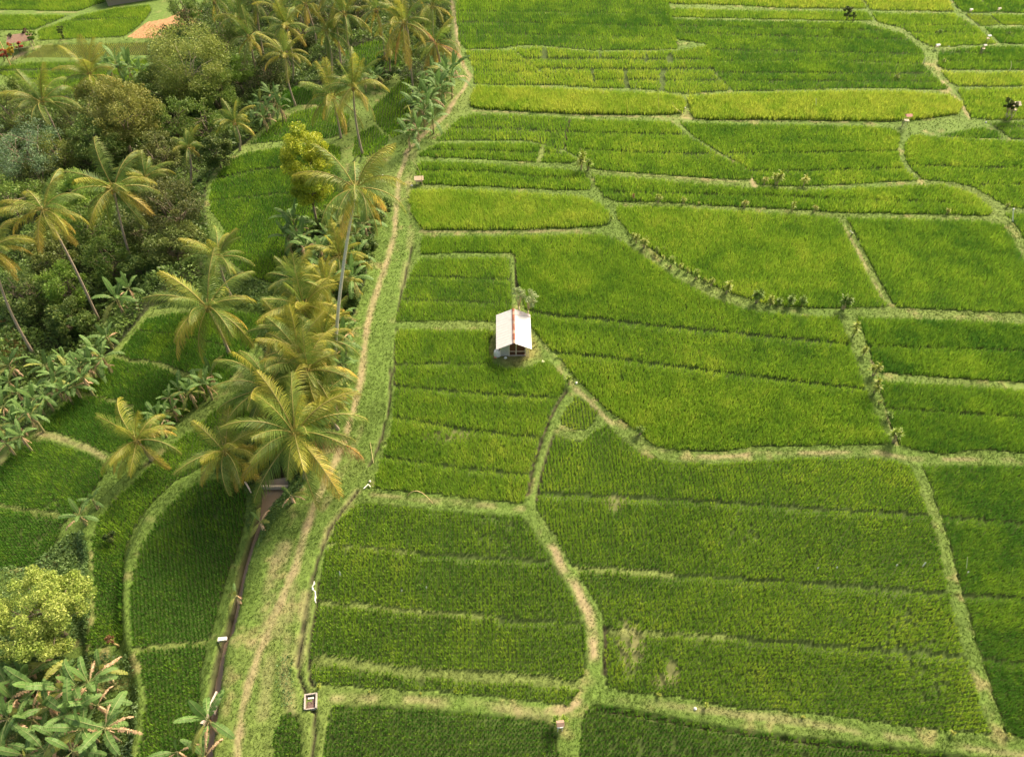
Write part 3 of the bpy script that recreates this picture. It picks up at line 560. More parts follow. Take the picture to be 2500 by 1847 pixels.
# ---------------------------------------------------------------- coconut palms
GREENF = (.125, .215, .040); YELF = (.50, .43, .050); OLDF = (.68, .44, .10); DRYF = (.42, .24, .11); RACH = (.44, .38, .12)
def frond_mesh(e0, droop, ca, cb, seed, L=4.4, nl=50, dried=0):
    r = random.Random(seed); b = MB(); pts = []; n = 14; p = Vector((.1, 0, 0)); side = r.uniform(-.25, .25)
    for i in range(n + 1):
        s = i / n; a = math.radians(e0 - droop * s ** 1.25); pts.append(p.copy())
        yaw = side * s
        p = p + Vector((math.cos(a) * math.cos(yaw), math.cos(a) * math.sin(yaw), math.sin(a))) * (L / n)
    b.tube(pts, [.045 * (1 - .8 * i / n) + .006 for i in range(n + 1)], 4, RACH if not dried else OLDF)
    hang = .25 + .35 * max(0, min(1, (50 - e0) / 90))
    for sd in (-1, 1):
        for j in range(nl):
            s = .14 + .86 * (j + r.uniform(-.3, .3)) / nl; s = min(max(s, .1), .995)
            f = s * n; i = min(int(f), n - 1); q = pts[i].lerp(pts[i + 1], f - i); t = (pts[i + 1] - pts[i]).normalized()
            sv = Vector((-t.y, t.x, 0)); sv = sv.normalized() if sv.length > 1e-4 else Vector((0, 1, 0)); sv *= sd; up = sv.cross(t) * sd
            ll = (1.02 * math.sin(PI * min(1, s * .82 + .16)) ** .6 + .16) * r.uniform(.85, 1.15)
            d = (t * (.55 + .5 * s) + sv * (1.0 - .35 * s) + up * r.uniform(-.05, .3) + Vector((0, 0, -hang * r.uniform(.6, 1.3)))).normalized()
            d2 = (d + Vector((0, 0, -.55 - hang * .6))).normalized()
            m = q + d * ll * .5; e = m + d2 * ll * .5; w = t * .028
            c = mixc(ca, cb, min(1, max(0, s * 1.2 - .3 + r.uniform(-.25, .25)))); c = jit(c, r, .18)
            b.add([q - w, q + w, m + w * .8, m - w * .8, e], [(0, 1, 2, 3), (3, 2, 4)], c)
    return b.mesh("frond", M_FROND)
SHAPES = [(84, 22), (68, 50), (52, 72), (36, 88), (18, 82), (-4, 68), (-30, 48), (-58, 26)]
FR = {}
def frond(k, tone, v):
    key = (k, tone, v)
    if key not in FR:
        e0, dr = SHAPES[k]
        ca, cb = {0: (GREENF, mixc(GREENF, YELF, .3)), 1: (mixc(GREENF, YELF, .25), mixc(GREENF, YELF, .85)), 2: (mixc(GREENF, YELF, .75), OLDF), 3: (DRYF, DRYF)}[tone]
        FR[key] = frond_mesh(e0 + (v * 7 - 4), dr + v * 9, ca, cb, k * 10 + tone + v * 57, dried=tone == 3)
    return FR[key]
def coco_mesh():
    r = random.Random(3); b = MB()
    for i in range(9):
        a = r.uniform(0, 2 * PI); q = Vector((math.cos(a) * .2, math.sin(a) * .2, -.25 + r.uniform(-.15, .15)))
        bm_pts = []
        for th in range(5):
            t = PI * th / 4
            for ph in range(6):
                bm_pts.append(q + Vector((math.sin(t) * math.cos(ph * PI / 3), math.sin(t) * math.sin(ph * PI / 3), math.cos(t) * 1.2)) * .12)
        fs = [(th * 6 + ph, th * 6 + (ph + 1) % 6, (th + 1) * 6 + (ph + 1) % 6, (th + 1) * 6 + ph) for th in range(4) for ph in range(6)]
        b.add(bm_pts, fs, (.30, .26, .06) if i % 2 else (.34, .22, .07))
    return b.mesh("coconut_cluster", M_BARK, True)
COCO = coco_mesh()
def palm(label, crown, base=None, H=8, R=80, n=18, tone=.3, white=False, dry=0, group="coconut palms along the lane", seed=0, kmin=0, kmax=7, trunk_r=.15):
    r = random.Random(seed * 13 + 5)
    if base: B, T = crown_from_base(base, crown)
    else:
        B, T = above(crown, H); B = B + Vector((r.uniform(-.8, .8), r.uniform(-.5, .5), 0)); B.z = float(ground_z(B.x, B.y))
    Rm = px2m(R, T) * .98; sc = Rm / 3.75
    root = empty("coconut_palm", B); tag(root, label, "coconut palm", group)
    b = MB(); rel = T - B; pts = []; rad = []; m = 12; bend = Vector((r.uniform(-.5, .5), r.uniform(-.4, .4), 0))
    for i in range(m + 1):
        s = i / m; pts.append(rel * s + bend * math.sin(PI * s) * .8); rad.append(trunk_r * (1.35 - .35 * min(1, s * 6)) * (1 - .35 * s))
    pts[0] = pts[0] - Vector((0, 0, .4))
    b.tube(pts, rad, 8, (.62, .57, .50) if white else (.42, .33, .25))
    link("trunk", b.mesh("trunk", M_BARK, True), root)
    link("coconut_cluster", COCO, root, rel)
    az0 = r.uniform(0, 6); n = n + 4
    for i in range(n):
        f = i / (n - 1); k = kmin + f * (kmax - kmin) + r.uniform(-.5, .5); k = int(min(7, max(0, round(k))))
        az = az0 + i * 2.39996 + r.uniform(-.38, .38)
        tn = 0
        x = r.random() + (k - 3.5) * .11
        if x < tone * 1.05 + (k - 4) * .07: tn = 1
        if k >= 5 and r.random() < tone + .2: tn = 2
        o = link("frond", frond(k, tn, r.randint(0, 1)), root, rel + Vector((0, 0, .05)), (r.uniform(-.35, .35), 0, az), sc * r.uniform(.78, 1.12))
    for i in range(dry):
        o = link("frond", frond(5 if i == 0 else 7, 3, 0), root, rel + Vector((0, 0, -.05)), (0, 0, .02 if i == 0 else 2.5 + i), sc * 1.05)
        o['label'] = "dry orange brown frond"
    return root
GV = "palms of the shaded grove at the top"
PALMS = [
 dict(label="tall coconut palm with yellow lower fronds and bare pale trunk, third from the left edge", crown=(95,458), base=(217,702), R=92, n=16, tone=.5, kmax=7, kmin=1),
 dict(label="coconut palm with drooping fronds in the jungle right of the tall pale trunked one", crown=(248,412), base=(297,600), R=95, n=16, tone=.3, kmin=1),
 dict(label="coconut palm cut off by the left edge above the bare orange slope", crown=(-22,545), base=(78,780), R=78, n=16, tone=.5, kmin=1),
 dict(label="coconut palm with upswept dark fronds at the upper left beside the far plots", crown=(92,224), H=8, R=76, n=15, tone=.12, kmax=5),
 dict(label="yellowish coconut palm with one tall upright frond at the upper left", crown=(197,165), H=6, R=68, n=14, tone=.6, kmax=5),
 dict(label="short coconut palm half hidden behind the drooping jungle palm", crown=(318,388), H=5, R=58, n=12, tone=.4, kmin=1, kmax=5),
 dict(label="lone coconut palm leaning over the dark terrace plots", crown=(454,672), base=(501,772), R=108, n=19, tone=.3, kmin=0, kmax=6),
 dict(label="coconut palm behind the lone leaning palm, against the bright curved plot", crown=(476,562), H=6, R=72, n=14, tone=.2, kmax=5),
 dict(label="biggest coconut palm with a dry orange frond beside the canal bend", crown=(645,948), H=6.5, R=142, n=24, tone=.3, dry=1, kmax=6),
 dict(label="coconut palm with yellow lower fronds hanging over the dark curved plot", crown=(490,985), H=4.5, R=100, n=17, tone=.75, kmin=1, kmax=7),
 dict(label="small yellow coconut palm standing in the bananas between two terrace plots", crown=(298,962), H=3, R=95, n=13, tone=.75, kmin=0, kmax=6),
 dict(label="dark fronded coconut palm between the lone leaning palm and the biggest palm", crown=(588,848), H=7, R=112, n=18, tone=.15, kmax=5),
 dict(label="coconut palm with yellowed fronds at the top of the lane bank clump", crown=(664,672), H=5.5, R=98, n=17, tone=.55, kmax=6),
 dict(label="small bright yellow coconut palm behind the white leaning trunk", crown=(741,560), H=4, R=68, n=13, tone=.8, kmax=5),
 dict(label="coconut palm in the middle of the lane bank clump", crown=(650,765), H=6, R=92, n=17, tone=.6, kmax=6),
 dict(label="coconut palm just above the biggest palm, its fronds reaching towards the lane", crown=(672,812), H=7, R=104, n=18, tone=.4, kmax=6),
 dict(label="tall coconut palm on a white leaning trunk beside the lane", crown=(777,412), base=(730,812), R=110, n=18, tone=.35, white=True, kmin=1, kmax=7, trunk_r=.16),
 dict(label="left palm of the twin palms above the yellow columnar tree", crown=(727,213), base=(745,303), R=76, n=15, tone=.3, kmin=0, kmax=6),
 dict(label="right palm of the twin palms with a long pale trunk", crown=(771,190), base=(792,338), R=72, n=15, tone=.3, kmin=0, kmax=6),
 dict(label="tall pale trunked coconut palm beside the far bend of the lane", crown=(881,52), base=(904,218), R=74, n=17, tone=.5, dry=2, kmin=0, kmax=7),
 dict(label="coconut palm at the lane edge with brown hanging fronds and a thick trunk", crown=(950,95), base=(962,168), R=64, n=15, tone=.4, dry=3, kmin=0, kmax=7, trunk_r=.2),
 dict(label="small coconut palm with feathery fronds beside the grey leaved bananas", crown=(512,268), base=(524,330), R=50, n=12, tone=.4, kmax=5),
 dict(label="small dark palm in front of the jungle wall left of the bright curved plot", crown=(412,322), base=(417,403), R=44, n=11, tone=.4, kmax=5),
 dict(label="slim coconut palm with one bright yellow frond among the far grove", crown=(621,120), base=(646,232), R=56, n=13, tone=.5, kmax=6, group=GV),
 dict(label="slim leaning palm at the left of the grove above the banana plants", crown=(545,84), base=(565,190), R=52, n=13, tone=.2, kmax=6, group=GV),
 dict(label="grove palm with a pale trunk right of the yellow fronded one", crown=(625,58), base=(641,184), R=54, n=13, tone=.2, kmax=6, group=GV),
 dict(label="grove palm above the small shaded plot", crown=(713,70), H=7, R=52, n=13, tone=.25, group=GV),
 dict(label="grove palm directly above the twin palms", crown=(752,32), H=9, R=54, n=14, tone=.25, group=GV),
 dict(label="grove palm behind the sparse grey olive tree", crown=(521,38), H=8, R=50, n=13, tone=.15, group=GV),
 dict(label="grove palm at the top edge left of the slim palms", crown=(560,8), H=9, R=50, n=13, tone=.1, group=GV),
 dict(label="grove palm at the top edge with arching pale fronds", crown=(612,22), H=9, R=52, n=13, tone=.1, group=GV),
 dict(label="grove palm at the top edge over the shaded plot", crown=(668,10), H=8, R=48, n=13, tone=.2, group=GV),
 dict(label="grove palm at the top edge left of the tall lane palm", crown=(822,22), H=8, R=52, n=13, tone=.3, group=GV),
 dict(label="uppermost palm beside the lane at the top edge", crown=(944,14), H=9, R=56, n=14, tone=.3, group=GV),
 dict(label="grove palm cut by the top edge near the orange earth", crown=(468,4), H=8, R=46, n=12, tone=.1, group=GV),
 dict(label="grove palm cut by the top edge left of the tall grove palm", crown=(722,-14), H=9, R=50, n=13, tone=.1, group=GV),
 dict(label="grove palm cut by the top edge above the lane bend", crown=(886,-22), H=9, R=50, n=13, tone=.2, group=GV),
 dict(label="slim low palm at the foot of the tall lane palm", crown=(855,112), H=4, R=36, n=11, tone=.3, kmax=5, group=GV),
 dict(label="half hidden coconut palm right of the lane clump middle, over the bananas", crown=(705,742), H=4.5, R=74, n=15, tone=.45, kmax=6),
 dict(label="coconut palm left of the clump middle with fronds over the narrow terrace", crown=(622,722), H=5, R=84, n=15, tone=.5, kmax=6),
 dict(label="small yellowish palm halfway down the lane bank, left of the white trunk", crown=(712,628), H=3.5, R=70, n=13, tone=.8, kmax=5),
 dict(label="low green palm against the bright curved plot beside the lane bank bananas", crown=(645,612), H=3.5, R=64, n=13, tone=.3, kmax=5),
 dict(label="low yellowish palm right of the clump middle at the lane side", crown=(728,706), H=3, R=60, n=12, tone=.7, kmax=5),
 dict(label="low coconut palm between the biggest palm and the lane bananas", crown=(706,868), H=4, R=78, n=15, tone=.35, kmax=5),
]
for i, d in enumerate(PALMS): palm(seed=i, **d)
# fallen, pale dead frond stalks by the canal
# ---------------------------------------------------------------- banana plants
BG = (.145, .255, .068); BY = (.40, .38, .08); BD = (.60, .40, .25)
def banana_leaf(e0, droop, c, seed, L=2.25, W=.24, dead=False):
    r = random.Random(seed); b = MB(); n = 13; p = Vector((.04, 0, 0)); pts = []
    for i in range(n + 1):
        s = i / n; a = math.radians(e0 - droop * s ** 1.4); pts.append(p.copy()); p = p + Vector((math.cos(a), r.uniform(-.06, .06), math.sin(a))) * (L / n)
    b.tube(pts, [.03 * (1 - .75 * i / n) for i in range(n + 1)], 4, mixc(c, (.45, .45, .2), .6))
    for sd in (-1, 1):
        for j in range(2, n):
            for h in (0, 1):
                s0 = (j + h * .5) / n; s1 = (j + h * .5 + .5) / n
                q0 = pts[j].lerp(pts[min(j + 1, n)], h * .5); q1 = pts[j].lerp(pts[min(j + 1, n)], h * .5 + .5)
                w0 = W * max(.1, math.sin(PI * (s0 - .12) / .9)) ** .55; w1 = W * max(.05, math.sin(PI * min(1, (s1 - .12) / .9))) ** .55
                if dead: w0 *= .6 * r.uniform(.2, 1.5); w1 *= .6 * r.uniform(.2, 1.5)
                t = (q1 - q0).normalized(); sv = Vector((0, sd, 0)); dn = Vector((0, 0, -1)) * (r.uniform(.1, .3) if not dead else .5)
                g = t * (L / n * (.10 if r.random() < .3 else 0)) + Vector((0, 0, -.05 if r.random() < .25 else 0))
                fwd = t * .18
                a0 = q0 + (sv + dn + fwd) * w0 + g; a1 = q1 + (sv + dn + fwd) * w1 - g
                cc = jit(c, r, .12 if not dead else .3)
                b.add([q0, q1, a1, a0], [(0, 1, 2, 3)] if sd < 0 else [(3, 2, 1, 0)], cc)
    return b.mesh("leaf", M_BANANA)
BL = {}
def bleaf(k, tone, v):
    key = (k, tone, v)
    if key not in BL:
        e0, dr = [(82, 20), (62, 60), (42, 80), (22, 85), (0, 70), (-62, 25)][k]
        c = {0: BG, 1: mixc(BG, BY, .6), 2: BD}[tone]
        BL[key] = banana_leaf(e0 + v * 5, dr + v * 8, c, k * 7 + tone * 3 + v, dead=tone == 2)
    return BL[key]
STEM = {}
def bstem(H):
    k = round(H * 2) / 2
    if k not in STEM:
        b = MB(); r = random.Random(int(k * 10)); b.tube([Vector((0, 0, -.3)), Vector((.03, 0, k * .5)), Vector((0, .02, k))], [.13, .11, .07], 7, (.30, .27, .12))
        for i in range(6):
            a = r.uniform(0, 6.3); z = k * r.uniform(.5, .95); d = Vector((math.cos(a), math.sin(a), 0)); q = Vector((0, 0, z)) + d * .1; w = Vector((-d.y, d.x, 0)) * .06
            e = q + d * .12 + Vector((0, 0, -.6)); b.add([q - w, q + w, e + w * .7, e - w * .7], [(0, 1, 2, 3)], jit(BD, r, .3))
        STEM[k] = b.mesh("pseudostem", M_BARK)
    return STEM[k]
def banana(label, crown, H, R=38, n=8, dead=2, yel=.1, group=None, seed=0):
    r = random.Random(seed * 7 + 1); B, T = above(crown, H); k = round(H * 2) / 2
    root = empty("banana_plant", B, r.uniform(0, 6)); tag(root, label, "banana plant", group)
    link("pseudostem", bstem(H), root, scale=(1, 1, H / k))
    sc = px2m(R, T) / 1.75
    for i in range(n):
        kk = int(min(4, max(0, round(i / (n - 1) * 4 + r.uniform(-.6, .6)))))
        link("leaf", bleaf(kk, 1 if r.random() < yel + (.15 if kk == 4 else 0) else 0, r.randint(0, 1)), root, (0, 0, H), (r.uniform(-.3, .3), 0, i * 2.4 + r.uniform(-.3, .3)), sc * r.uniform(.8, 1.12))
    for i in range(dead):
        o = link("leaf", bleaf(5 if r.random() < .4 else r.choice((3, 4)), 2, r.randint(0, 1)), root, (0, 0, H - .15), (0, 0, r.uniform(0, 6.3)), sc * r.uniform(.6, .95)); o['label'] = "withered pale brown leaf"
def clump(label, group, pts, H, R, dead=2, yel=.1, n=8, s0=0):
    r = random.Random(s0)
    for i, p in enumerate(pts): banana(label, p, H * r.uniform(.8, 1.2), R * r.uniform(.85, 1.15), n, dead, yel, group, s0 + i)
banana("large pale leaved banana plant standing clear at the jungle edge below the tall palm", (256, 655), 3, 46, 8, 2, .15, None, 901)
banana("banana plant with upright leaves just right of the clear standing pale one", (282, 632), 3, 36, 7, 1, 0, None, 902)
banana("banana plant with hanging brown skirt between the clear standing one and the terrace", (234, 738), 1.6, 34, 7, 2, 0, None, 903)
banana("small banana plant leaning over the brown canal below the biggest palm", (569, 1140), 1.2, 34, 4, 1, .4, None, 904)
banana("young banana plant with one upright leaf beside the canal weir", (636, 1082), 1.0, 34, 3, 2, .5, None, 905)
banana("broken banana plant with folded leaves beside the canal", (514, 1297), 1.4, 30, 3, 3, .3, None, 906)
banana("large leaved banana plant by the canal at the bottom edge", (455, 1572), 2.2, 62, 7, 1, .1, None, 907)
banana("banana plant with brown spikes left of the large canal banana at the bottom edge", (430, 1635), 2.0, 54, 6, 3, .1, None, 908)
banana("banana plant with withered leaves over the dark plot at the bottom edge", (385, 1640), 1.8, 52, 3, 5, .1, None, 909)
banana("banana plant leaning from the grassy dyke above the withered bottom left clump", (226, 1468), 2.2, 48, 4, 3, .1, None, 910)
banana("pale young banana plant on the dyke above the green shrubs", (176, 1128), 1.3, 38, 6, 1, .1, None, 911)
banana("small banana plant beside the pale young one on the dyke", (203, 1092), 1.2, 28, 5, 0, .1, None, 912)
clump("banana plant in the row along the edge of the dark terraces", "bananas along the terrace edge", [(205,765),(222,778),(188,790),(170,800),(150,812),(205,800),(182,825),(160,840),(140,850),(120,845),(118,822),(98,868),(75,872),(55,900),(20,835),(40,860),(8,890),(30,925),(70,905),(100,800),(140,785),(20,800),(0,935),(45,950),(12,965)], 2.2, 34, 2, .06, 8, 100)
clump("banana plant in the row between the two dark terraces", "bananas between the terraces", [(368,866),(390,850),(342,908),(352,930),(436,842),(460,815),(415,858),(325,940),(450,840),(378,895)], 2.0, 34, 2, .12, 7, 140)
clump("banana plant with blue green leaves beside the yellow columnar tree", "bananas beside the columnar tree", [(643,505),(628,520),(656,525),(640,482),(668,540)], 3, 38, 1, .0, 9, 160)
clump("banana plant in the clump by the far bend of the lane", "bananas at the far lane bend", [(915,215),(930,232),(958,178),(908,232),(925,245),(900,265),(938,215),(920,205),(945,262),(912,285),(893,300),(955,190),(948,165),(975,160),(990,150),(965,205),(985,175)], 2.4, 36, 2, .05, 8, 180)
clump("banana plant on the shaded bank at the right side of the palms", "bananas on the lane bank", [(762,498),(778,512),(770,535),(740,645),(728,665),(748,690),(722,700),(752,620),(738,720),(745,745),(733,775),(750,800),(725,830),(748,850),(730,880),(690,660),(712,640),(780,560),(700,720)], 2.2, 36, 1, .06, 8, 210)
clump("banana plant filling the bank beside the white leaning trunk", "bananas by the white leaning trunk", [(760,470),(742,490),(795,490),(720,520),(700,545),(690,580),(765,590),(752,560),(680,610),(735,600),(770,610),(715,640),(800,455),(712,600)], 2.6, 40, 2, .1, 8, 330)
clump("banana plant with browned leaves at the jungle edge by the dark sloping plot", "bananas at the jungle edge", [(568,222),(582,235),(602,218),(612,232),(556,240),(590,205),(575,255)], 2.2, 28, 3, .05, 7, 240)
clump("banana plant with grey green leaves behind the upper left trees", "bananas behind the upper left trees", [(252,136),(262,150),(290,152),(305,160),(278,142),(240,150)], 2.6, 30, 1, .0, 8, 250)
clump("banana plant under the twin palms", "bananas under the twin palms", [(803,158),(815,165),(795,172),(828,170)], 2.0, 24, 1, .05, 7, 260)
clump("banana plant in the withered thicket at the bottom left corner", "bananas in the bottom left thicket", [(56,1484),(86,1500),(20,1500),(140,1508),(172,1500),(195,1492),(128,1612),(182,1592),(18,1570),(30,1528),(72,1572),(58,1648),(105,1545),(150,1560),(10,1625),(100,1640),(212,1540),(45,1450),(160,1640),(-10,1480),(230,1590)], 2.4, 60, 5, .12, 6, 280)

# ---------------------------------------------------------------- broadleaf trees
def leaf_quads(cx, cy, cz, size, colr, rng, upb=.6):
    n = len(cx); nr = rng.normal(size=(n, 3)); nr[:, 2] += upb; nr /= np.linalg.norm(nr, axis=1)[:, None]
    t = np.cross(nr, rng.normal(size=(n, 3))); t /= np.maximum(np.linalg.norm(t, axis=1)[:, None], 1e-6); u = np.cross(nr, t)
    s = size[:, None] * rng.uniform(.7, 1.3, (n, 1)); c = np.stack([cx, cy, cz], 1)
    V = np.stack([c - t * s, c - u * s * .45, c + t * s, c + u * s * .45], 1).reshape(-1, 3)
    return V, np.arange(n * 4).reshape(n, 4), np.repeat(colr, 4, 0)
def tree(label, crown, H, R, colr, col2=None, aspect=.8, nclump=46, per=260, ls=.135, base=None, bark=(.22,.18,.12), group="broadleaf trees of the jungle", seed=0, cr=.24, name="broadleaf_tree", cat="tree", sparse=0, limbs=9):
    rng = np.random.default_rng(seed + 900); r = random.Random(seed)
    if base: B, T = crown_from_base(base, crown)
    else: B, T = above(crown, H)
    Rm = px2m(R, T) * (1.14 if group == 'broadleaf trees of the jungle' else 1); B = Vector((B.x, B.y, float(ground_z(B.x, B.y))))
    root = empty(name, B); tag(root, label, cat, group)
    rel = T - B; cl = []
    while len(cl) < nclump:
        v = Vector((r.uniform(-1, 1), r.uniform(-1, 1), r.uniform(-.75, 1)))
        if .45 < v.length < 1: cl.append(rel + Vector((v.x * Rm * .85, v.y * Rm * .85, v.z * Rm * aspect)))
    b = MB(); fork = rel * .45 if rel.length > 2 * Rm else rel * .35
    tr = max(.08, Rm * .05)
    b.tube([Vector((0, 0, -.4)), fork * .5 + Vector((.1, 0, 0)), fork], [tr * 1.4, tr, tr * .85], 8, bark)
    for i in range(limbs):
        c = cl[i * (len(cl) // limbs)]; m = fork.lerp(c, .5) + Vector((r.uniform(-.3, .3), r.uniform(-.3, .3), r.uniform(-.1, .5))) * Rm * .3
        b.tube([fork - fork * .05, m, c], [tr * .6, tr * .35, tr * .12], 5, bark)
        for j in range(3):
            c2 = cl[r.randrange(len(cl))]
            if (c2 - m).length < Rm * 1.1: b.tube([m, m.lerp(c2, .5) + Vector((0, 0, .1 * Rm)), c2], [tr * .3, tr * .18, tr * .06], 4, bark)
    link("trunk", b.mesh("trunk", M_BARK, True), root)
    X = []; Cc = []
    col2 = col2 or mixc(colr, (.5, .5, .1), .25)
    for c in cl:
        k = int(per * r.uniform(.6, 1.3) * (1 - sparse)); rr = Rm * cr * r.uniform(.7, 1.3)
        d = rng.normal(size=(k, 3)); d /= np.linalg.norm(d, axis=1)[:, None]; d *= (rng.random((k, 1)) ** .4) * rr; d[:, 2] *= .75
        X.append(np.array(c)[None] + d)
        tt = np.clip(rng.normal(r.random() * .6, .3, k), 0, 1)[:, None]
        Cc.append((np.array(colr) * (1 - tt) + np.array(col2) * tt) * rng.uniform(.75, 1.25, (k, 1)))
    X = np.concatenate(X); Cc = np.concatenate(Cc)
    V, F, C4 = leaf_quads(X[:, 0], X[:, 1], X[:, 2], np.full(len(X), ls), Cc, rng)
    link("crown", np_mesh("crown", V, F, M_LEAF, C4), root)
    return root
OL = (.21, .26, .055); OLY = (.36, .36, .09); DG = (.12, .21, .034); MG = (.18, .31, .042); BLG = (.17, .28, .11); YG = (.36, .36, .035); LG = (.17, .26, .05); DK = (.05, .085, .024)
